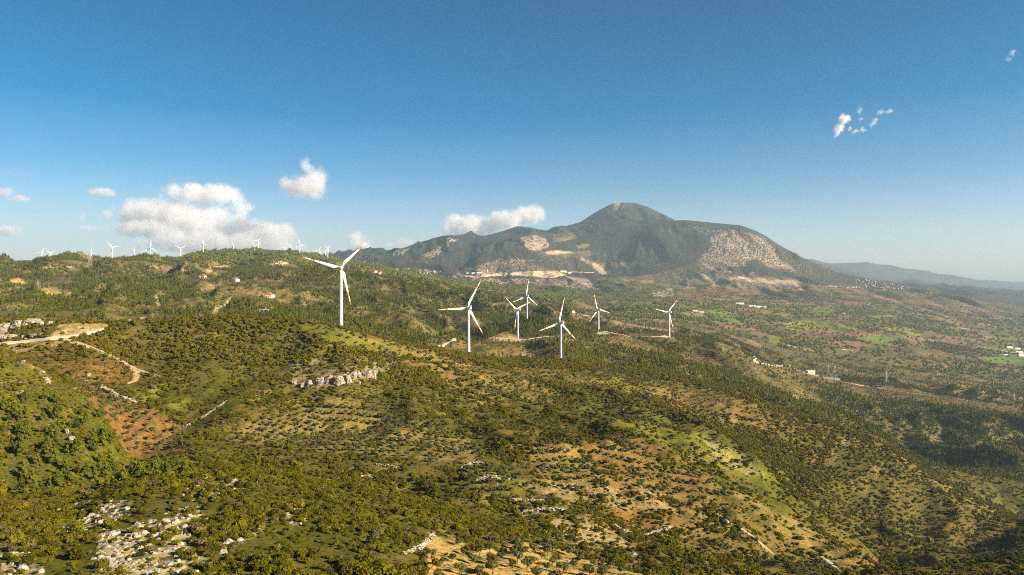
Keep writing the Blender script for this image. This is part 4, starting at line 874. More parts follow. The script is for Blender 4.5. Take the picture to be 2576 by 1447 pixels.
plant('far_woodland', P4, colF, 3, np.random.default_rng(13).uniform(7, 13, len(P4)), np.clip(np.random.default_rng(14).normal(.3, .2, len(P4)), 0, 1), 'dark woodland and hedges on the far hills and plain', 15, (.7, 1))
# olives
Po = np.concatenate([orchard(p, a, b, s, r_, 200+k) for k, (p, a, b, s, r_) in enumerate(GROVES)])
Q, _, _ = scatter(OL*.5, (YG > 100) & (YG < 2800), 106); Po = np.concatenate([Po, Q])
so_ = np.random.default_rng(15).uniform(1.7, 2.9, len(Po))*np.where(Po[:, 1] > 2300, 3.2, 1)*np.where(Po[:, 1] > 4000, 1.4, 1)*np.where(Po[:, 1] < 330, .9, 1)
pick = nearest(Po, 300); to_ = np.random.default_rng(16).random(len(Po))*.6
grow(Po[pick], None, None, OLIVE_N, 'olive_tree', 'olive tree', 'olive tree', 'olive trees in the groves', so_[pick], to_[pick])
m_ = np.ones(len(Po), bool); m_[pick] = False; a_ = m_ & (Po[:, 1] < 700); b_ = m_ & (Po[:, 1] >= 700)
if a_.any(): plant('olive_grove', Po[a_], colON, 4, so_[a_], to_[a_], 'grey green olive trees in groves on the hillside', 16)
plant('distant_olive_grove', Po[b_], colOM, 3, so_[b_], to_[b_], 'rows of olive trees on distant slopes', 17)
# ------------------------------------------------------------------ wind turbines
def copy_tree(o, parent=None):
    c = o.copy(); COL.objects.link(c); c.parent = parent
    for ch in list(o.children): copy_tree(ch, c)
    return c
HUB, BL = 65.0, 42.0
def tower_mesh():
    b = MB(); n = 28; rings = []
    for k in range(9):
        t = k/8; z = -3+(HUB+1.2)*t; r = 2.15-(2.15-1.25)*t
        rings.append([(r*math.cos(6.2832*i/n), r*math.sin(6.2832*i/n), z) for i in range(n)])
    b.rings(rings); return b.mesh('tower', M_white, True)
def door_mesh():
    b = MB(); b.box((0, -2.16, 2.4), (0.95, .12, 2.2)); b.box((0, -2.5, 1.0), (1.6, .9, .18)); return b.mesh('door', M_steel)
def nacelle_mesh():
    b = MB(); n = 20; rings = []
    for y, w, hgt, zc in ((-7.2, .9, .9, .1), (-7.0, 1.45, 1.5, .05), (-6.4, 1.72, 1.8, 0), (-3, 1.85, 1.95, 0), (0, 1.85, 1.95, 0), (1.8, 1.7, 1.8, 0), (2.5, 1.4, 1.4, 0)):
        rg = []
        for i in range(n):
            a = 6.2832*i/n; c, s = math.cos(a), math.sin(a); p = 0.55
            rg.append((w*math.copysign(abs(c)**p, c), y, HUB+zc+hgt*math.copysign(abs(s)**p, s)))
        rings.append(rg[::-1])
    b.rings(rings); return b.mesh('nacelle', M_white, True)
def cooler_mesh():
    b = MB(); z = HUB+1.9
    b.box((0, -4.6, z+.25), (2.9, 2.2, .5), 1)
    b.box((0, -5.75, z+1.0), (2.9, .15, .9), 2); b.box((0, -5.85, z+1.5), (3.3, .35, .18), 0)
    for x in (-1.55, 1.55): b.box((x, -4.8, z+.85), (.16, 2.1, 1.3), 0)
    b.box((0, -2.2, z+.15), (1.2, 1.4, .3), 0); b.tube((.6, -3.1, z), (.6, -3.1, z+1.6), .06)
    return b.mesh('cooler', [M_white, M_darkm, M_blue])
def hub_mesh():
    b = MB(); n = 20; rings = []
    for y, r in ((-1.6, 1.3), (-1.2, 1.65), (0.6, 1.75), (1.6, 1.45), (2.4, .9), (2.8, .25)):
        rings.append([(r*math.cos(6.2832*i/n), y, r*math.sin(6.2832*i/n)) for i in range(n)][::-1])
    b.rings(rings)
    for k in range(3):
        a = k*2.0944; d = Vector((math.sin(a), 0, math.cos(a))); b.tube(d*1.0, d*2.3, 1.0, .95, 16)
    return b.mesh('rotor', M_white, True)
def blade_mesh():
    b = MB(); n = 14; rings = []; mis = []
    ts = [0.045, .08, .12, .16, .2, .25, .32, .42, .52, .6, .655, .656, .72, .78, .781, .84, .895, .896, .95, .985, 1.0]
    for t in ts:
        z = t*BL; rt = 1-min(1, max(0, (t-.05)/.13)); rt = rt*rt*(3-2*rt)
        ch = (3.5*(1-(max(0, t-.2)/.8)**.85*.80))*(1-rt)+1.8*rt
        if t > .97: ch *= (1-(t-.97)/.04*.8)
        th = ch*(.26-.14*t)*(1-rt)+1.8*rt; tw = R(16*(1-t)**1.6)
        lead = .9 if rt == 0 else .9
        rg = []
        for i in range(n):
            a = 6.2832*i/n; c, s = math.cos(a), math.sin(a)
            x = c*ch/2*1.0-(ch/2-.9)*1.0*(1 if True else 0); y = s*th/2*(1-.55*(1-rt)*(c < 0)*abs(c))
            rg.append((x*math.cos(tw)-y*math.sin(tw), x*math.sin(tw)+y*math.cos(tw)-1.6*t*t*0.6, z))
        rings.append(rg)
    for a, b_ in zip(ts[:-1], ts[1:]):
        m_ = (a+b_)/2; mis.append(1 if (.6555 < m_ < .7805 or m_ > .8955) else 0)
    b.rings(rings, mis=mis); return b.mesh('blade', [M_white, M_orange], True)
TM = [tower_mesh(), door_mesh(), nacelle_mesh(), cooler_mesh(), hub_mesh(), blade_mesh()]
def make_turbine():
    t = empty('wind_turbine')
    tw = link(bpy.data.objects.new('tower', TM[0]), t); link(bpy.data.objects.new('door', TM[1]), tw)
    na = link(bpy.data.objects.new('nacelle', TM[2]), t); link(bpy.data.objects.new('cooler', TM[3]), na)
    ro = link(bpy.data.objects.new('rotor', TM[4]), t); ro.location = (0, 3.9, HUB+.1)
    for k in range(3):
        bl = link(bpy.data.objects.new('blade', TM[5]), ro); bl.rotation_euler = (0, k*2.0944, 0)
    return t
turb0 = make_turbine(); used = [False]
def turbine(x, Y, hub_y, yaw, phase, label, s=1.0):
    t = turb0 if not used[0] else copy_tree(turb0); used[0] = True
    X = (x-CX)/F*Y; zb = (HY-hub_y)/F*Y-HUB*s
    t.location = (X, Y, zb); t.rotation_euler = (0, 0, R(yaw)); t.scale = (s, s, s)
    g_ = float(ground(X, Y)); hz_ = (HY-hub_y)/F*Y; s2 = min(1.1, max(.9, (hz_-g_+.5)/(HUB*s))); s *= s2; t.scale = (s, s, s); t.location.z = hz_-HUB*s
    for c in t.children:
        if c.name.startswith('rotor'): c.rotation_euler = (0, R(phase), 0)
    if Y > 4000 or (Y > 3000 and x < 400):
        for c in t.children:
            if c.name.startswith('tower'): c.scale = (1.3, 1.3, 1)
            for d_ in c.children:
                if d_.name.startswith('blade'): d_.scale = (1.5, 1.5, 1)
    tag(t, label, 'wind turbine', 'white wind turbines on the ridges')
    g = float(ground(X, Y)); print('turbine', x, Y, 'base', round(zb, 1), 'ground', round(g, 1))
    return t
turbine(858, 712, 673, 18, 44.5, 'nearest and tallest looking wind turbine, just behind the brow of the shrubby hill')
turbine(1179, 935, 775, 27, 27, 'wind turbine second nearest, right of the tallest one, base hidden by the scrub ridge')
turbine(1411, 1100, 812, 30, 12, 'wind turbine with a blade nearly upright in front of the green pine slope')
turbine(1303, 1540, 779, 42, 188, 'wind turbine on the cream coloured cut platform, one blade pointing straight down')
turbine(1326, 1800, 745, 25, 8, 'wind turbine on top of the small wooded hill above the cut platform')
turbine(1506, 1880, 779, 35, -18, 'wind turbine on a pale gravel pad left of the farthest valley turbine')
turbine(1684, 1940, 785.5, 25, 41, 'rightmost wind turbine, alone at the end of a pale gravel pad')
FT = [ (104.5, 4400, 634.6, 25, 'leftmost small turbine on the skyline behind the left forest'), (127, 4400, 636.6, 57, 'small turbine beside the leftmost one on the skyline'),
 (229, 4300, 635, 0, 'small skyline turbine standing behind a lattice pylon left of the clouds'), (282, 3650, 622.6, -40, 'skyline turbine right behind two lattice pylons on the left crest'),
 (337.5, 4300, 629.6, 180, 'small skyline turbine with one blade down, between the pylons and the big cloud'), (378.5, 3450, 624, 3, 'skyline turbine with an upright blade below the left end of the big cloud'),
 (454.5, 4400, 625, 60, 'skyline turbine with two raised blades where the far wooded hill starts to rise'), (511, 4150, 613.6, -12, 'skyline turbine on the left shoulder of the far wooded hill'),
 (587, 5000, 616.6, -28, 'skyline turbine on the flat top of the far wooded hill, left of a pylon'), (641, 4250, 618, -45, 'lower one of the turbine pair on top of the far wooded hill'),
 (649, 4600, 606, 35, 'higher one of the turbine pair on top of the far wooded hill'), (668, 6300, 633, -15, 'turbine almost hidden behind the far wooded hill, one blade tip showing'),
 (717, 7600, 625, 55, 'tiny turbine far behind the right slope of the wooded hill'), (729, 6000, 619, 50, 'turbine with a raised blade behind the right slope of the wooded hill'),
 (754, 4250, 614.6, -10, 'tall skyline turbine above the tip of the nearest turbine blade'), (749, 7400, 630, -40, 'tiny turbine half hidden beside the tall skyline turbine'),
 (802.5, 6400, 630, 25, 'tiny turbine left of the last skyline pair'), (818.5, 6000, 632.6, 40, 'lower turbine of the last skyline pair, left of the nearest rotor'),
 (824.5, 4400, 624, 58, 'higher turbine of the last skyline pair, left of the nearest rotor')]
for x, Y, hy, ph, lb in FT:
    turbine(x, Y, hy, random.uniform(-12, 22), ph, 'white wind turbine: '+lb if len(lb.split()) < 13 else lb, .93 if Y < 4600 else 1.0)

# ------------------------------------------------------------------ pylons and masts
def pylon_mesh(H=38.0):
    b = MB(); r = .22
    w = lambda z: 3.6*(1-z/H)**1.1+.55
    zs = [0, H*.18, H*.34, H*.48, H*.6, H*.7, H*.8, H*.9, H]
    for (sx, sy) in ((-1, -1), (1, -1), (1, 1), (-1, 1)):
        for a, c in zip(zs[:-1], zs[1:]): b.tube((sx*w(a), sy*w(a), a), (sx*w(c), sy*w(c), c), r, r, 4)
    for a, c in zip(zs[:-1], zs[1:]):
        for s in (-1, 1):
            b.tube((-w(a), s*w(a), a), (w(c), s*w(c), c), r*.6, None, 4); b.tube((w(a), s*w(a), a), (-w(c), s*w(c), c), r*.6, None, 4)
            b.tube((s*w(a), -w(a), a), (s*w(c), w(c), c), r*.6, None, 4)
        b.tube((-w(c), -w(c), c), (w(c), -w(c), c), r*.5, None, 4)
    return b
def arm_mesh(span):
    b = MB()
    for s in (-1, 1):
        b.tube((0, -.5, 0), (s*span, 0, .3), .2, .14, 4); b.tube((0, .5, 0), (s*span, 0, .3), .2, .14, 4); b.tube((0, 0, 1.8), (s*span, 0, .3), .18, .12, 4)
        b.tube((s*span*.96, 0, .2), (s*span*.96, 0, -1.6), .14, None, 5)
    return b
PM = pylon_mesh().mesh('lattice', M_steel); AM = [arm_mesh(s).mesh('crossarm', M_steel) for s in (5.2, 7.6, 5.8)]
def make_pylon():
    o = empty('pylon'); link(bpy.data.objects.new('lattice', PM), o)
    for k, z in enumerate((33.5, 28.5, 23.5)):
        a = link(bpy.data.objects.new('crossarm', AM[k]), o); a.location = (0, 0, z)
    return o
PY0 = make_pylon(); pu = [0]; PYL = []
def pylon(x, ybase, Y, hpx, rz, label):
    o = PY0 if not pu[0] else copy_tree(PY0); pu[0] = 1
    X = (x-CX)/F*Y; s = hpx/F*Y/38; z = min(float(ground(X, Y))-.3, 1e9)
    if abs((HY-F*z/Y)-ybase) > 12: z = (HY-ybase)/F*Y
    o.location = (X, Y, z); o.scale = (s, s, s); o.rotation_euler = (0, 0, rz); tag(o, label, 'pylon', 'lattice power pylons'); PYL.append((Vector(o.location), s, rz))
pylon(95, 742, 1720, 36, .3, 'large grey lattice pylon in the forest at the far left')
pylon(226, 680, 2400, 40, .4, 'lattice pylon in front of the left crest, wires running right')
pylon(276, 655, 2560, 31, .5, 'left one of two overlapping pylons on the left crest')
pylon(281.5, 655, 2620, 30, .6, 'right one of two overlapping pylons on the left crest')
pylon(417, 667, 3300, 24, .4, 'small pale pylon below the skyline left of the far wooded hill')
pylon(600, 634, 4400, 18, .4, 'small pylon on the top of the far wooded hill')
pylon(543, 660, 3900, 9, .4, 'tiny pylon among the trees of the far wooded hill')
pylon(2100, 938, 2180, 20, .7, 'grey pylon at the right end of the substation')
pylon(2083, 938, 2230, 22, .9, 'grey pylon rising from the middle of the substation yard')
pylon(2230, 962, 2200, 30, .2, 'lone pylon among the olive rows right of the substation')
pylon(2551, 1021, 2350, 27, .3, 'faint pylon near the right edge of the picture')
def mast(name, x, ybase, Y, hpx, r, label, cat='mast', guys=False):
    X = (x-CX)/F*Y; z = float(ground(X, Y)); H = hpx/F*Y; b = MB()
    b.tube((0, 0, -1), (0, 0, H*.55), r, r*.8, 6); b.tube((0, 0, H*.55), (0, 0, H), r*.7, r*.4, 6)
    for k in range(5): b.box((0, 0, H*(.3+.15*k)), (r*4, r*4, r*.7))
    if guys:
        for a in range(3): b.tube((0, 0, H*.9), (math.cos(a*2.1)*H*.4, math.sin(a*2.1)*H*.4, 0), r*.15, None, 4)
    o = b.build(name, M_steel, loc=(X, Y, z)); tag(o, label, cat); return o
mast('measuring_mast', 1089, 872, 1150, 38, .22, 'thin guyed measuring mast between the two nearest turbines', guys=True)
mast('antenna_mast', 1576, 510, 12000, 13.5, 3.2, 'tallest antenna mast on the domed mountain summit')
mast('antenna_mast', 1549, 511, 12000, 6, 2.5, 'short antenna mast at the left end of the summit')
mast('antenna_mast', 1566, 510, 12000, 4.5, 2.2, 'low antenna left of the tallest summit mast')
mast('antenna_mast', 1583, 510, 12000, 4.5, 2.2, 'low antenna right of the tallest summit mast')
mast('radio_mast', 1085, 690, 6300, 16, 1.0, 'thin grey radio mast at the valley town')
def cable(p, q, label):
    b = MB(); n = 14; pts = []
    for i in range(n+1):
        t = i/n; v = p.lerp(q, t); v.z -= (q-p).length*.03*4*t*(1-t); pts.append(v)
    for a, c in zip(pts[:-1], pts[1:]): b.tube(a, c, .07, None, 4, caps=False)
    o = b.build('power_cable', M_steel); tag(o, label, 'power cable', 'cables between the left pylons')
for (a, b_) in ((0, 1), (1, 2)):
    for k, (sx, zz) in enumerate(((-5, 32), (-7.3, 27), (7.3, 27), (5.6, 22))):
        ends = []
        for i in (a, b_):
            l, s, rz = PYL[i]; ends.append(l+Vector((sx*s*math.cos(rz), sx*s*math.sin(rz), zz*s)))
        cable(ends[0], ends[1], 'thin sagging power cable between the pylon %s' % ('in the left forest and the crest' if a == 0 else 'below the crest and the paired ones'))

# ------------------------------------------------------------------ buildings
def house_mesh(w, d, h_, wall, roof, storeys, hip=True, flat=False):
    b = MB(); b.box((0, 0, h_/2-1), (w, d, h_+2), 0)
    if flat: b.box((0, 0, h_+.25), (w+.6, d+.6, .5), 1); b.box((w*.2, 0, h_+1.3), (2.5, 2.5, 2), 0)
    else:
        e = .7; rh = w*.2+.6; x = w/2+e; y = d/2+e; rx = x-(y if hip else 0)
        rx = max(rx, .5)
        b.add([(-x, -y, h_), (x, -y, h_), (x, y, h_), (-x, y, h_), (-rx, 0, h_+rh), (rx, 0, h_+rh)], [(0, 1, 5, 4), (2, 3, 4, 5), (1, 2, 5), (3, 0, 4), (3, 2, 1, 0)], 1)
        b.box((w*.22, d*.15, h_+rh*.9), (.9, .9, 1.6), 0)
    n = max(2, int(w/3.2))
    for s in range(storeys):
        zz = 1.6+s*3.0
        for k in range(n):
            xx = -w/2+(k+.5)*w/n
            for sd in (-1, 1): b.box((xx, sd*(d/2+.02), zz), (1.2, .12, 1.3), 2)
        for sd in (-1, 1):
            for k in range(2): b.box((sd*(w/2+.02), -d/4+k*d/2, zz), (.12, 1.2, 1.3), 2)
    return b.mesh('house', [M_wall[wall], M_roof[roof], M_win])
HM = [('white', 'red', house_mesh(13, 9, 6, 0, 0, 2)), ('cream', 'red', house_mesh(14, 10, 6, 1, 0, 2)), ('pink', 'brown', house_mesh(12, 10, 6.5, 2, 1, 2)), ('white', 'brown', house_mesh(11, 9, 3.4, 0, 1, 1)),
      ('grey', 'pale', house_mesh(15, 11, 6.2, 3, 2, 2, flat=True)), ('cream', 'brown', house_mesh(16, 9, 3.5, 1, 1, 1))]
BM = [('white', 'pale', house_mesh(22, 14, 15, 0, 2, 5, flat=True)), ('pink', 'red', house_mesh(20, 13, 12.5, 2, 0, 4))]
def put(me, name, x, y, Ymin, label, cat, group=None, s=1.0, rz=None, Y=None):
    if Y is None: p = hit(x, y, Ymin)
    else: X = (x-CX)/F*Y; p = (X, Y, float(ground(X, Y)))
    o = bpy.data.objects.new(name, me); o.location = (float(p[0]), float(p[1]), float(p[2])); o.rotation_euler = (0, 0, random.uniform(-.5, .6) if rz is None else rz); o.scale = (s, s, s)
    link(o); tag(o, label, cat, group); return o
def village(poly, Y0, n, where, group, tall=0.1, s=1.0):
    xs = [p[0] for p in poly]; ys = [p[1] for p in poly]; c = 0; tries = 0; P = []
    while c < n and tries < 4000:
        tries += 1; x = random.uniform(min(xs), max(xs)); y = random.uniform(min(ys), max(ys))
        if seg_dist(np.array([x]), np.array([y]), poly)[0] < 0: continue
        if any(abs(x-a) < 2.3*s and abs(y-b) < 1.0*s for a, b in P): continue
        P.append((x, y)); c += 1
        if random.random() < tall:
            wl, rf, me = random.choice(BM); put(me, 'apartment_building', x, y, Y0, f'{wl} apartment block in the {where}', 'apartment building', group, s)
        else:
            wl, rf, me = random.choice(HM); put(me, 'house', x, y, Y0, f'{wl} house with {rf} roof in the {where}', 'house', group, s*random.uniform(.85, 1.15))
village([(880, 686), (905, 680), (935, 681), (975, 690), (975, 698), (930, 696), (890, 690)], 3300, 34, 'settlement right of the nearest turbine rotor', 'houses of the near settlement', .18, .8)
village([(985, 690), (1040, 690), (1040, 682), (1060, 677), (1110, 684), (1100, 690), (1060, 697), (1110, 706), (1060, 703), (1000, 697)], 5000, 78, 'valley town below the mountain', 'houses of the valley town', .12)
village([(880, 658), (900, 656), (925, 660), (900, 668), (880, 670)], 5600, 14, 'hamlet on the slope behind the nearest rotor', 'houses of the upper hamlet', 0)
village([(2147, 703), (2180, 703), (2260, 716), (2296, 728), (2280, 731), (2200, 724), (2160, 722)], 6000, 74, 'village under the dark conical hill at the right', 'houses of the right village', .04)
village([(2060, 719), (2150, 722), (2200, 726), (2150, 726), (2060, 722)], 6000, 14, 'row along the road below the right mountain slope', 'roadside houses at the right', 0)
village([(2330, 734), (2380, 742), (2370, 744), (2325, 738)], 6000, 9, 'scatter of houses right of the right village', 'houses near the right edge', 0)
SHED = house_mesh(60, 14, 5, 0, 2, 1, hip=False); SHED2 = house_mesh(40, 12, 4.5, 3, 2, 1, hip=False)
for q, (me, x, y, lb, s) in enumerate(((SHED, 1862, 767, 'long white farm shed above the green fields', .9), (SHED, 1893, 773, 'left of three long pale sheds beside the plain road', .75), (SHED, 1907, 774, 'middle one of three long pale sheds on the plain', .75), (SHED2, 1922, 775, 'right one of three long pale sheds on the plain', .8),
        (SHED2, 1748, 785, 'left low shed next to the vivid green field', .8), (SHED2, 1764, 788, 'right low shed next to the vivid green field', .8), (SHED, 2540, 876, 'long white shed near the right edge, upper row', .6), (SHED, 2560, 879, 'second long white shed near the right edge, upper row', .55),
        (SHED, 2564, 889, 'long white shed near the right edge, lower row', .7), (SHED2, 2530, 894, 'small white shed at the road end near the right edge', .5), (SHED2, 2570, 897, 'low white shed in the lowest row at the right edge', .9))):
    put(me, 'farm_shed', x, y, 2300, lb, 'farm shed', 'farm sheds on the plain', s, random.uniform(-.15, .15))
for x, y, Y0, k, lb, s in ((1441, 786, 1900, 0, 'small white hut with red roof by the valley track', .9), (510, 700, 1500, 0, 'white farmhouse beside the cypresses in the forest clearing', 1.3), (592, 707, 1500, 3, 'low white farmhouse in the terraced clearing', 1.5), (676, 748, 1300, 1, 'cream farmhouse at the lower clearing', 1.1),
        (684, 746, 1300, 3, 'small white farmhouse at the lower clearing', 1.0), (664, 787, 1000, 4, 'grey flat roofed hut low in the forest', .8), (1998, 1012, 1400, 2, 'pink hut with brown roof below the striped terrace', 1.0), (1987, 924, 1700, 3, 'low white shed on the track left of the substation', 1.0),
        (2488, 812, 2500, 0, 'lone white house among the fields at the right', 1.2), (2478, 850, 2500, 3, 'lone low house on the right plain', 1.2), (1600, 806, 2200, 3, 'small white house on the dark valley slope', 1.0), (2122, 789, 2500, 0, 'white house beside the upper green field', .8), (2058, 772, 3000, 3, 'low house near the upper green field', .8)):
    put(HM[k][2], 'house', x, y, Y0, lb, 'house', None, s)
for k, (x, y, lb) in enumerate(((1180, 690, 'long pale building on the road below the mountain, left'), (1193, 690, 'long pale building on the road below the mountain, middle'), (1206, 689, 'long pale building on the road below the mountain, right'))):
    put(SHED2, 'roadside_building', x, y, 6400, lb, 'building', 'pale buildings on the mountain road', 1.2, .1)
def tank():
    b = MB(); n = 16; rings = [[(4.5*math.cos(6.283*i/n)*k, 4.5*math.sin(6.283*i/n)*k, z) for i in range(n)] for k, z in ((1, 0), (1, 12), (.8, 15), (.3, 16.5))]; b.rings(rings); return b.mesh('water_tank', M_wall[0], True)
put(tank(), 'water_tank', 1226, 686, 6400, 'white domed water tank beside the mountain road', 'water tank', None, 1.4)
b = MB(); b.box((0, 0, 4), (70, 30, 12), 0); b.box((-10, 0, 12), (20, 20, 6), 0); b.box((0, 0, 10.4), (72, 32, .8), 1)
o = b.build('summit_station', [M_wall[3], M_roof[2]]); X = (1550-CX)/F*12000; o.location = (X, 12000, float(ground(X, 12000))); tag(o, 'pale relay station building on the domed mountain summit', 'station building')
# substation
def substation():
    me = house_mesh(24, 14, 9, 1, 2, 2, flat=True); o = put(me, 'substation_building', 2038, 940, 1900, 'cream two storey flat roofed building left of the substation yard', 'building', None, 1.05, .25)
    base_p = o.location.copy()
    root = empty('switchyard', base_p+Vector((55, 2, 0)), -.1); tag(root, 'electrical switchyard of steel gantries on a pale concrete slab', 'switchyard')
    X, Y = base_p.x+55, base_p.y+2
    zt = sum(float(ground(X+dx, Y+dy)) for dx in (-34, 0, 34) for dy in (-14, 0, 14))/9+.6
    root.location.z = zt
    b = MB(); b.box((0, 0, -3.2), (66, 24, 6.5)); b.build('slab', M_conc, root)
    for k in range(5):
        g = MB(); x = -30+k*14
        for y in (-9, 9):
            for sx in (-.5, .5): g.tube((x+sx, y, 0), (x, y, 13), .16, .12, 5)
        for z in (12, 13): g.tube((x, -9, z), (x, 9, z), .15, None, 5)
        for y in (-6, 0, 6): g.tube((x, y, 12), (x, y, 9.6), .16, None, 5)
        g.build('gantry', M_steel, root)
    for k in range(8):
        g = MB(); x = -30+k*8; g.box((x, -4, 1.4), (3, 2.4, 2.2)); g.tube((x, -4, 2.4), (x, -4, 5), .25, .12, 6); g.tube((x+1, -4, 2.4), (x+1, -4, 5), .25, .12, 6); g.build('transformer', M_steel, root)
substation()
print('objects ok')

CYP = crown('needles', [(0, 0, .35+.42*k, .34-.045*k, .36) for k in range(6)], 160, .09, M_pine, 1, core=.95, seed=900); CYT = trunk_mesh(.5, .06, 0, 901)
cyp0 = None
for k, (x, y) in enumerate([(467, 699), (471, 699), (475, 699.5), (479, 699), (483, 699), (487, 698.5), (491, 698), (496, 698), (507, 701), (510.5, 701), (560, 705), (563, 708), (567, 711), (571, 714)]):
    p = hit(x, y, 1300); o = empty('cypress_tree', p, random.uniform(0, 6)); s = random.uniform(3.0, 4.2); o.scale = (s, s, s*1.05)
    for nm, me in (('crown', CYP), ('trunk', CYT)):
        c = bpy.data.objects.new(nm, me); c['tint'] = 0.0; link(c, o)
    tag(o, ['dark cypress in the dense row beside the forest clearing', 'dark cypress standing by the white farmhouse in the clearing', 'dark cypress in the short file down the right side of the clearing'][0 if k < 8 else 1 if k < 10 else 2], 'cypress tree', 'cypress trees by the forest clearing, '+['row', 'pair', 'file'][0 if k < 8 else 1 if k < 10 else 2])
# ------------------------------------------------------------------ tracks, walls, rocks
def track(pts, Ymin, width, material, name, label, lift=.12):
    P = []
    for (x0, y0), (x1, y1) in zip(pts[:-1], pts[1:]):
        n = max(2, int(math.hypot(x1-x0, y1-y0)/3))
        for k in range(n): P.append(hit(x0+(x1-x0)*k/n, y0+(y1-y0)*k/n, Ymin))
    P.append(hit(*pts[-1], Ymin)); P = np.array(P)
    # drop jumps over skylines, then smooth
    keep = [0]
    for k in range(1, len(P)):
        if abs(math.log(P[k, 1]/P[keep[-1], 1])) < .09: keep.append(k)
    P = P[keep]
    for _ in range(4):
        Q = P.copy(); Q[1:-1] = (P[:-2]+2*P[1:-1]+P[2:])/4; P = Q
    # resample finely
    d = np.r_[0, np.cumsum(np.hypot(np.diff(P[:, 0]), np.diff(P[:, 1])))]
    m_ = max(3, int(d[-1]/max(1.5, P[0, 1]*.0025))); t = np.linspace(0, d[-1], m_)
    X = np.interp(t, d, P[:, 0]); Y = np.interp(t, d, P[:, 1])
    tx = np.gradient(X); ty = np.gradient(Y); L = np.hypot(tx, ty)+1e-9; nx, ny = -ty/L, tx/L
    w = width/2*(1+.12*np.sin(t*.3)+.1*np.sin(t*.083+1))
    V = []; cols = 5
    for c in range(cols):
        s = -1+2*c/(cols-1); xx = X+nx*w*s; yy = Y+ny*w*s; zz = ground(xx, yy)
        V.append(np.stack([xx, yy, zz+lift+Y*.00025-(abs(s) == 1)*(lift+.1)], 1))
    V = np.array(V); idx = np.arange(cols*m_).reshape(cols, m_)
    q = np.stack([idx[:-1, :-1], idx[:-1, 1:], idx[1:, 1:], idx[1:, :-1]], -1).reshape(-1, 4)
    me = np_mesh(name, V.reshape(-1, 3), q.ravel(), np.full(len(q), 4), smooth=True); me.materials.append(material)
    o = link(bpy.data.objects.new(name, me)); tag(o, label, kind='structure'); return o
for pts, Y0, wd, mm, nm, lb in TRK: track(pts, Y0, wd, {'gravel': M_gravel, 'dirt': M_dirt, 'conc': M_conc}[mm], nm, lb, .3)
def boulder_mesh(seed, sub=2, flat=.8):
    r = np.random.default_rng(seed); v, f = ICO[sub]; v = v.copy()
    for _ in range(9):      # chop facets off
        n = r.normal(size=3); n /= np.linalg.norm(n); d = r.uniform(.62, .9); h_ = v@n; v = v-np.outer(np.clip(h_-d, 0, None), n)
    v = v*(1+.06*r.normal(size=(len(v), 1)))*np.array([r.uniform(.85, 1.25), r.uniform(.8, 1.1), flat*r.uniform(.8, 1.2)])
    me = np_mesh('rock', v, [i for t in f for i in t], np.full(len(f), 3)); me.materials.append(M_rock); return me
BO = [boulder_mesh(k) for k in range(8)]; colR = protos('rock_forms', BO)
Pr, _, _ = scatter(ROCKD, YG < 760, 301)
sr = np.clip(np.random.default_rng(17).gamma(2.4, .20, len(Pr)), .15, 1.5)
key = np.where((np.abs(Pr[:, 0]/Pr[:, 1]) < 1288/F) & (HY-F*Pr[:, 2]/Pr[:, 1] < 1450), sr/Pr[:, 1], 0); pick = np.argsort(-key)[:300]
for q in pick:
    x, y, z = Pr[q]; s = float(sr[q]); xd = CX+F*x/y; yd = HY-F*z/y
    o = bpy.data.objects.new('rock', random.choice(BO)); o.location = (x, y, z-s*.12); o.rotation_euler = (random.uniform(-.4, .4), random.uniform(-.4, .4), random.uniform(0, 6)); o.scale = (s, s, s); link(o)
    tag(o, ('large' if s > 1.1 else 'small')+' pale limestone rock on the '+zone(xd, yd), 'rock', 'loose limestone rocks, '+zone(xd, yd))
m_ = np.ones(len(Pr), bool); m_[pick] = False
plant('stones', Pr[m_], colR, 8, sr[m_]*.8, np.zeros(m_.sum()), 'pale limestone rubble scattered over the hillside', 31)
def big_rock(x, y, Ymin, w, hgt, seed, name='rock_outcrop', label=None, group=None, parent=None):
    p = hit(x, y, Ymin); s = w/F*p[1]/2; hz = hgt/F*p[1]/2
    w *= 1.3; s *= 1.25; r = np.random.default_rng(seed); v, f = ICO[2]; v = v.copy()
    v = np.sign(v)*np.abs(v)**.62
    for _ in range(10):
        n = r.normal(size=3); n[2] *= .35; n /= np.linalg.norm(n); d = r.uniform(.62, .95); h_ = v@n; v = v-np.outer(np.clip(h_-d, 0, None), n)
    v = v*(1+.09*r.normal(size=(len(v), 1)))*np.array([s, s*.9, hz*1.25])
    me = np_mesh(name, v, [i for t in f for i in t], np.full(len(f), 3)); me.materials.append(M_rock)
    o = bpy.data.objects.new(name, me); o.location = (p[0], p[1], p[2]+hz*.55); link(o, parent)
    if label: tag(o, label, 'rock outcrop', group)
    return o
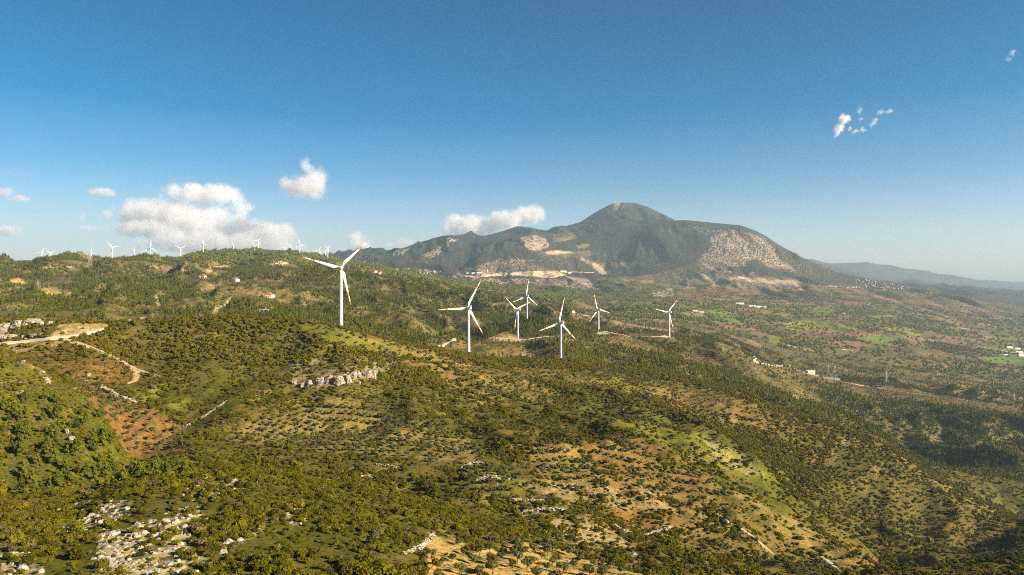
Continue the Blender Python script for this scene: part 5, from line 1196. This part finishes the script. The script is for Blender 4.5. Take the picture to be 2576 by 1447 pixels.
# the pale cliff band on the hill
root = empty('rock_cliff'); tag(root, 'row of tall pale limestone blocks forming a small cliff on the hillside', 'cliff')
for k, (x, y, w, hgt) in enumerate(((741, 966, 13, 12), (763, 972, 14, 11), (778, 969, 18, 14), (792, 964, 9, 9), (808, 966, 19, 18), (826, 962, 19, 20), (838, 960, 10, 14), (852, 966, 24, 23), (866, 954, 12, 16), (876, 963, 17, 22), (890, 953, 15, 18), (902, 948, 16, 14), (916, 944, 14, 13), (925, 949, 17, 18), (937, 950, 15, 20), (946, 941, 9, 16), (904, 965, 9, 6), (914, 960, 8, 5), (940, 926, 12, 7), (974, 932, 9, 6))):
    big_rock(x, y, 500, w, hgt, 500+k, 'rock_block', parent=root)
for k, (x, y, w, hgt) in enumerate(((8, 826, 34, 14), (42, 822, 22, 18), (64, 819, 16, 10), (84, 815, 26, 16), (100, 818, 14, 14), (125, 817, 12, 10), (8, 838, 20, 12), (10, 853, 24, 14), (34, 850, 16, 11), (57, 848, 8, 6), (84, 847, 20, 8), (106, 846, 10, 8), (118, 844, 9, 7), (355, 806, 10, 8), (365, 805, 9, 8), (392, 805, 7, 4), (325, 810, 12, 7), (110, 806, 10, 6))):
    big_rock(x, y, 570, w, hgt, 600+k, label=['weathered', 'rounded', 'jagged'][k % 3]+' pale outcrop '+('on the hill crest left of the middle' if x > 300 else 'above the gravel road at the left edge'), group='pale outcrops above the road and on the crest')
for k, (x, y, w, hgt) in enumerate(((49, 966, 10, 6), (57, 988, 11, 7), (115, 957, 14, 9), (118, 963, 16, 8), (168, 1089, 9, 12), (180, 1106, 11, 10), (42, 1036, 6, 7), (61, 1038, 7, 8), (122, 1072, 9, 5), (33, 900, 7, 4), (58, 912, 12, 6), (82, 924, 6, 3), (105, 937, 12, 5), (187, 979, 8, 4), (216, 960, 8, 4), (222, 946, 10, 7))):
    big_rock(x, y, 300, w, hgt, 700+k, label=['square', 'rounded', 'low'][k % 3]+' white rock showing through the green slope at the left edge', group='white rocks on the left slope')
def stone_wall(pts, Ymin, h_, label):
    P = []
    for (x0, y0), (x1, y1) in zip(pts[:-1], pts[1:]):
        n = max(2, int(math.hypot(x1-x0, y1-y0)/2))
        for k in range(n): P.append(hit(x0+(x1-x0)*k/n, y0+(y1-y0)*k/n, Ymin))
    P = np.array(P); keep = [0]
    for k in range(1, len(P)):
        if abs(math.log(P[k, 1]/P[keep[-1], 1])) < .07: keep.append(k)
    P = P[keep]
    d = np.r_[0, np.cumsum(np.hypot(np.diff(P[:, 0]), np.diff(P[:, 1])))]; t = np.arange(0, d[-1], h_*.55)
    X = np.interp(t, d, P[:, 0]); Y = np.interp(t, d, P[:, 1]); V = []; FF = []; nb = 0; r = np.random.default_rng(int(pts[0][0])); v, f = ICO[1]
    for x, y in zip(X, Y):
        for lv in range(3):
            s = h_*r.uniform(.22, .42); xx = x+r.normal(0, h_*.3); yy = y+r.normal(0, h_*.3); zz = float(ground(xx, yy))+lv*h_*.33
            q = v*(1+.15*r.normal(size=(len(v), 1)))*np.array([s*1.3, s, s*.8])+np.array([xx, yy, zz]); V.append(q); FF += [i+nb for tt_ in f for i in tt_]; nb += len(v)
    me = np_mesh('stone_wall', np.concatenate(V), FF, np.full(len(FF)//3, 3)); me.materials.append(M_rock)
    o = link(bpy.data.objects.new('stone_wall', me)); tag(o, label, 'stone wall', 'dry stone walls on the hillside')
for pts, Y0, h_, lb in (
 ([(1014, 1395), (1044, 1388), (1069, 1372), (1091, 1347)], 160, 1.3, 'curved dry stone wall above the sandy olive field'), ([(1161, 1181), (1184, 1167), (1206, 1166), (1230, 1170)], 330, 1.4, 'dry stone wall at the top of the small green terrace'),
 ([(1201, 1209), (1226, 1201), (1249, 1202), (1256, 1212)], 330, 1.4, 'bent dry stone wall across the small green terrace'), ([(1046, 1260), (1066, 1252), (1084, 1235)], 330, 1.2, 'short dry stone wall beside the foreground spur'),
 ([(1313, 1292), (1350, 1287), (1388, 1285), (1425, 1286)], 260, 1.6, 'long low rubble wall under a strip of bright grass'), ([(1550, 1325), (1563, 1337), (1588, 1342)], 260, 1.4, 'dry stone wall curving under dark shrubs, left half'),
 ([(1623, 1350), (1650, 1340), (1688, 1327)], 260, 1.4, 'dry stone wall curving under dark shrubs, right half'), ([(1803, 1297), (1835, 1320)], 300, 1.6, 'short steep rubble wall on the right ridge'),
 ([(1863, 1335), (1895, 1355), (1932, 1392)], 300, 1.2, 'stone wall beside the narrow path at the lower right'), ([(235, 879), (275, 894), (307, 914), (332, 926)], 500, 1.3, 'stone wall lining the track at the upper left'),
 ([(370, 939), (405, 949)], 500, 1.2, 'short stone wall right of the track hairpin'), ([(252, 976), (275, 988), (297, 1001)], 430, 2.6, 'thick pile of white rubble along the red soil, upper part'),
 ([(305, 1003), (325, 1010), (342, 1018)], 430, 2.6, 'thick pile of white rubble along the red soil, lower part'), ([(465, 1075), (520, 1045), (572, 1008)], 440, 1.2, 'straight stone wall along the diagonal grass strip'),
 ([(295, 862), (320, 862), (345, 866)], 560, 1.0, 'short pale wall near the top of the left hillside'), ([(1500, 1200), (1520, 1225), (1535, 1240)], 330, 1.3, 'rubble line dropping between dark shrubs'),
 ([(950, 1170), (975, 1172), (1000, 1178)], 330, 1.1, 'faint stone wall below the shrub rows'), ([(1290, 1260), (1320, 1262), (1370, 1262)], 280, 1.5, 'rubble band above the bright grass strip')):
    stone_wall(pts, Y0, h_, lb)
# ------------------------------------------------------------------ air and clouds
def haze_box():
    zb = float(Z.min())-1; zt = max(float(Z.max()), 0)+90
    x0 = float(WX.min())-50; x1 = float(WX.max())+50
    b = MB(); y0, y1 = -300, 24100
    b.box(((x0+x1)/2, (y0+y1)/2, (zb+zt)/2), (x1-x0, y1-y0, zt-zb))
    m = bpy.data.materials.new('haze'); m.use_nodes = True; nt = m.node_tree; nt.nodes.clear()
    o_ = nt.nodes.new('ShaderNodeOutputMaterial'); v = nt.nodes.new('ShaderNodeVolumePrincipled')
    v.inputs['Density'].default_value = HAZE; v.inputs['Color'].default_value = (0.56, 0.78, 1.0, 1); v.inputs['Anisotropy'].default_value = 0.1
    nt.links.new(v.outputs[0], o_.inputs['Volume'])
    o = b.build('haze', m); tag(o, 'thin pale blue haze in the air', kind='stuff')
HAZE = 3.0e-5
haze_box()
def cloud_mat(dens):
    m = bpy.data.materials.new('cloud'); m.use_nodes = True; nt = m.node_tree; nt.nodes.clear()
    o_ = nt.nodes.new('ShaderNodeOutputMaterial'); v = nt.nodes.new('ShaderNodeVolumePrincipled')
    v.inputs['Density'].default_value = dens*1.3; v.inputs['Density Attribute'].default_value = 'density'
    v.inputs['Color'].default_value = (.97, .96, .98, 1); v.inputs['Anisotropy'].default_value = 0.0
    nt.links.new(v.outputs[0], o_.inputs['Volume']); return m
def cloud(name, lobes, Y, label, dens=.002, thr=.25, nscale=None, vox=3.2, seed=0, depth=1.0, edge=.9, stretch=1.0):
    """lobes: (x, y, rx, ry) as seen; the cloud is a volume of noise-eroded billows at its true distance and size"""
    px = Y/F; r = random.Random(seed)
    L = [((x-CX)*px, Y+r.uniform(-.5, .5)*rx*px*depth, (HY-y)*px, rx*px, ry*px) for x, y, rx, ry in lobes]
    lo = Vector([min(l[0]-l[3]*1.35 for l in L), min(l[1]-l[3]*1.2*depth for l in L), min(l[2]-l[4]*1.35 for l in L)])
    hi = Vector([max(l[0]+l[3]*1.35 for l in L), max(l[1]+l[3]*1.2*depth for l in L), max(l[2]+l[4]*1.35 for l in L)])
    c = (lo+hi)/2
    me = bpy.data.meshes.new(name); me.from_pydata([(0, 0, 0)], [], []); o = link(bpy.data.objects.new(name, me)); o.location = c
    g = bpy.data.node_groups.new(name, 'GeometryNodeTree'); g.interface.new_socket('Geometry', in_out='INPUT', socket_type='NodeSocketGeometry'); g.interface.new_socket('Geometry', in_out='OUTPUT', socket_type='NodeSocketGeometry')
    gi = g.nodes.new('NodeGroupInput'); go = g.nodes.new('NodeGroupOutput'); vc = g.nodes.new('GeometryNodeVolumeCube'); sm = g.nodes.new('GeometryNodeSetMaterial')
    mt = cloud_mat(dens); sm.inputs['Material'].default_value = mt
    vc.inputs['Min'].default_value = lo-c; vc.inputs['Max'].default_value = hi-c
    v = vox*px
    for k, ax in enumerate(('X', 'Y', 'Z')): vc.inputs['Resolution '+ax].default_value = int(min(300, max(12, (hi-lo)[k]/(v*(1.6 if k == 1 else 1)))))
    pos = g.nodes.new('GeometryNodeInputPosition').outputs[0]
    def M(op, a, b_=None, c_=None):
        n = g.nodes.new('ShaderNodeMath'); n.operation = op
        for i, q in enumerate((a, b_, c_)):
            if q is None: continue
            if isinstance(q, (int, float)): n.inputs[i].default_value = q
            else: g.links.new(q, n.inputs[i])
        return n.outputs[0]
    best = None
    for l in L:
        s = g.nodes.new('ShaderNodeVectorMath'); s.operation = 'SUBTRACT'; g.links.new(pos, s.inputs[0]); s.inputs[1].default_value = Vector(l[:3])-c
        q = g.nodes.new('ShaderNodeVectorMath'); q.operation = 'MULTIPLY'; g.links.new(s.outputs[0], q.inputs[0]); q.inputs[1].default_value = (1/l[3], 1/(l[3]*depth), 1/l[4])
        e = g.nodes.new('ShaderNodeVectorMath'); e.operation = 'LENGTH'; g.links.new(q.outputs[0], e.inputs[0])
        f = M('SUBTRACT', 1.0, e.outputs['Value'])
        best = f if best is None else M('SMOOTH_MAX', best, f, .25)
    ns = g.nodes.new('ShaderNodeTexNoise'); ns.noise_dimensions = '3D'; ns.inputs['Scale'].default_value = 1/((nscale or 40)*px); ns.inputs['Detail'].default_value = 8; ns.inputs['Roughness'].default_value = .68
    sc_ = g.nodes.new('ShaderNodeVectorMath'); sc_.operation = 'MULTIPLY'; g.links.new(pos, sc_.inputs[0]); sc_.inputs[1].default_value = (1, 1, stretch); ad = g.nodes.new('ShaderNodeVectorMath'); ad.operation = 'ADD'; g.links.new(sc_.outputs[0], ad.inputs[0]); ad.inputs[1].default_value = (seed*977.0, 31.0*seed, 5.0)
    g.links.new(ad.outputs[0], ns.inputs['Vector'])
    d = M('ADD', best, M('MULTIPLY', M('SUBTRACT', ns.outputs[0], .5), 4.6*edge)); d = M('SUBTRACT', d, thr-.05)
    d = M('MINIMUM', M('MAXIMUM', M('MULTIPLY', d, 1.5), 0.0), 1.0)
    n2 = g.nodes.new('ShaderNodeTexNoise'); n2.inputs['Scale'].default_value = 1/((nscale or 40)*.3*px); n2.inputs['Detail'].default_value = 5; n2.inputs['Roughness'].default_value = .65; g.links.new(ad.outputs[0], n2.inputs['Vector'])
    d = M('MULTIPLY', d, M('MINIMUM', M('MAXIMUM', M('MULTIPLY', M('SUBTRACT', M('ADD', n2.outputs[0], M('MULTIPLY', d, .22)), .49), 8), .0), 1.3))
    d = M('MULTIPLY', d, M('MINIMUM', M('MAXIMUM', M('MULTIPLY', M('ADD', best, .30), 4), 0), 1))
    g.links.new(d, vc.inputs['Density']); g.links.new(vc.outputs[0], sm.inputs[0]); g.links.new(sm.outputs[0], go.inputs[0])
    md = o.modifiers.new('billows', 'NODES'); md.node_group = g; o.data.materials.append(mt)
    tag(o, label, 'cloud', 'low clouds'); return o
cloud('cloud', [(365, 540, 60, 38), (430, 540, 75, 45), (490, 560, 80, 45), (560, 580, 90, 45), (620, 590, 75, 38), (690, 590, 60, 30), (400, 580, 90, 22), (330, 575, 35, 12), (490, 490, 60, 26), (560, 490, 50, 26), (600, 520, 28, 40), (550, 545, 45, 35), (430, 480, 28, 20), (560, 610, 170, 30), (640, 615, 100, 26)],
      29000, 'largest cloud, long grey and white bank behind the left turbines', .0014, -.05, 46, 2.5, 3, 1.15, .8)
cloud('cloud', [(765, 470, 55, 30), (785, 440, 30, 30), (765, 412, 16, 22), (730, 465, 30, 20), (800, 455, 25, 25)], 27000, 'small ragged cloud alone above the nearest turbine', .0014, .0, 34, 2.0, 5, 1.3, .9)
cloud('cloud', [(1145, 570, 34, 30), (1185, 575, 40, 30), (1230, 562, 48, 26), (1280, 555, 45, 25), (1330, 540, 38, 24), (1345, 535, 22, 18), (1245, 540, 18, 12), (1180, 590, 50, 20)], 25500, 'white cloud bank lying behind the mountain saddle', .0024, -.08, 34, 2.0, 7, 1.05, .75)
cloud('cloud', [(895, 605, 22, 22), (915, 618, 22, 12)], 27000, 'faint pinkish cloud beside the raised blade of the nearest turbine', 0.0028, -.1, 22, 2.0, 9, 1., .8)
cloud('cloud', [(1020, 612, 24, 12), (985, 618, 18, 8)], 27000, 'faint low cloud left of the mountain slope', 0.0017, -.1, 20, 2.4, 11, .6, .8)
cloud('cloud', [(15, 487, 22, 16), (45, 500, 26, 9)], 27000, 'pinkish cloud puff at the left edge, upper one', 0.0022, -.1, 22, 2.4, 13, .6, .8)
cloud('cloud', [(5, 580, 40, 14), (-30, 575, 40, 20)], 27000, 'pinkish cloud puff at the left edge, lower one', 0.0025, -.1, 24, 2.6, 15, .6, .8)
cloud('cloud', [(250, 482, 34, 11), (270, 488, 22, 8)], 27000, 'thin cloud streak above the left end of the big cloud', 0.0020, -.1, 22, 2.4, 17, .6, .9)
cloud('cloud', [(215, 575, 26, 9), (205, 545, 10, 12), (270, 540, 18, 10)], 27000, 'faint grey wisps left of the big cloud', 0.0017, -.1, 20, 2.4, 19, .6, .9)
cloud('cloud', [(2119, 302, 13, 14), (2112, 322, 12, 15), (2132, 298, 10, 8), (2106, 334, 8, 10)], 16000, 'small bright white cloud high at the right', .0085, .05, 9, .7, 21, 1.5, .8)
cloud('cloud', [(2166, 277, 5, 12), (2198, 312, 8, 8), (2205, 301, 7, 7), (2148, 333, 7, 8), (2138, 324, 5, 6), (2170, 328, 7, 8), (2166, 300, 5, 5), (2098, 344, 4, 10), (2105, 336, 6, 5), (2215, 283, 9, 6), (2235, 282, 8, 6)], 16000, 'scattered torn wisps beside the small bright cloud', .0045, .15, 8, .7, 23, 2.4, 1.0)
cloud('cloud', [(2545, 135, 8, 10), (2540, 148, 8, 9), (2553, 128, 7, 6)], 16000, 'tiny wisp high near the right edge', .003, .2, 7, .8, 25, 1.3, 1.0)
# ------------------------------------------------------------------ light, sky, camera
SUN_AZ, SUN_EL = 112.0, 25.0        # clockwise from straight ahead, above the horizon
w = bpy.data.worlds.new("World"); scene.world = w; w.use_nodes = True
nt = w.node_tree; bg = nt.nodes['Background']
sky = nt.nodes.new('ShaderNodeTexSky'); sky.sky_type = 'NISHITA'; sky.sun_disc = False
sky.sun_elevation = R(SUN_EL); sky.sun_rotation = R(SUN_AZ); sky.altitude = 700
sky.air_density = 1.0; sky.dust_density = 1.6; sky.ozone_density = 2.5
hs = nt.nodes.new('ShaderNodeHueSaturation'); hs.inputs['Saturation'].default_value = 1.15; hs.inputs['Hue'].default_value = .495
tc = nt.nodes.new('ShaderNodeTexCoord'); sx = nt.nodes.new('ShaderNodeSeparateXYZ'); nt.links.new(tc.outputs['Generated'], sx.inputs[0])
tone = ramp(nt, sx.outputs[2], [(0.0, (1.0, .90, .92)), (.06, (.78, .78, .84)), (.14, (.40, .59, .72)), (.26, (.10, .42, .60)), (.45, (.03, .295, .46))])
mx = mixrgb(nt, 1.0, sky.outputs[0], tone, 'MULTIPLY')
nt.links.new(mx, hs.inputs['Color']); nt.links.new(hs.outputs[0], bg.inputs[0]); bg.inputs[1].default_value = 0.074
sd = bpy.data.lights.new('sun', 'SUN'); sd.energy = 5.0; sd.angle = R(0.53); sd.color = (1.0, 0.81, 0.57)
so = link(bpy.data.objects.new('sun', sd))
dv = Vector((math.sin(R(SUN_AZ))*math.cos(R(SUN_EL)), math.cos(R(SUN_AZ))*math.cos(R(SUN_EL)), math.sin(R(SUN_EL))))
so.rotation_euler = dv.to_track_quat('Z', 'Y').to_euler(); so.location = dv*500+Vector((0, 0, 200))
cd = bpy.data.cameras.new('camera'); cd.lens = 26.0; cd.sensor_width = 36; cd.shift_y = -(723.5-HY)/2576
cd.clip_start = 1; cd.clip_end = 120000
co = link(bpy.data.objects.new('camera', cd)); co.rotation_euler = (R(90), 0, 0); scene.camera = co
scene.view_settings.view_transform = 'Standard'; scene.view_settings.look = 'None'
scene.view_settings.exposure = 1.3; scene.view_settings.gamma = 1
scene.cycles.use_denoising = False; scene.cycles.use_adaptive_sampling = False; scene.cycles.filter_width = 1.0
scene.cycles.max_bounces = 8; scene.cycles.volume_bounces = 6; scene.cycles.transparent_max_bounces = 16
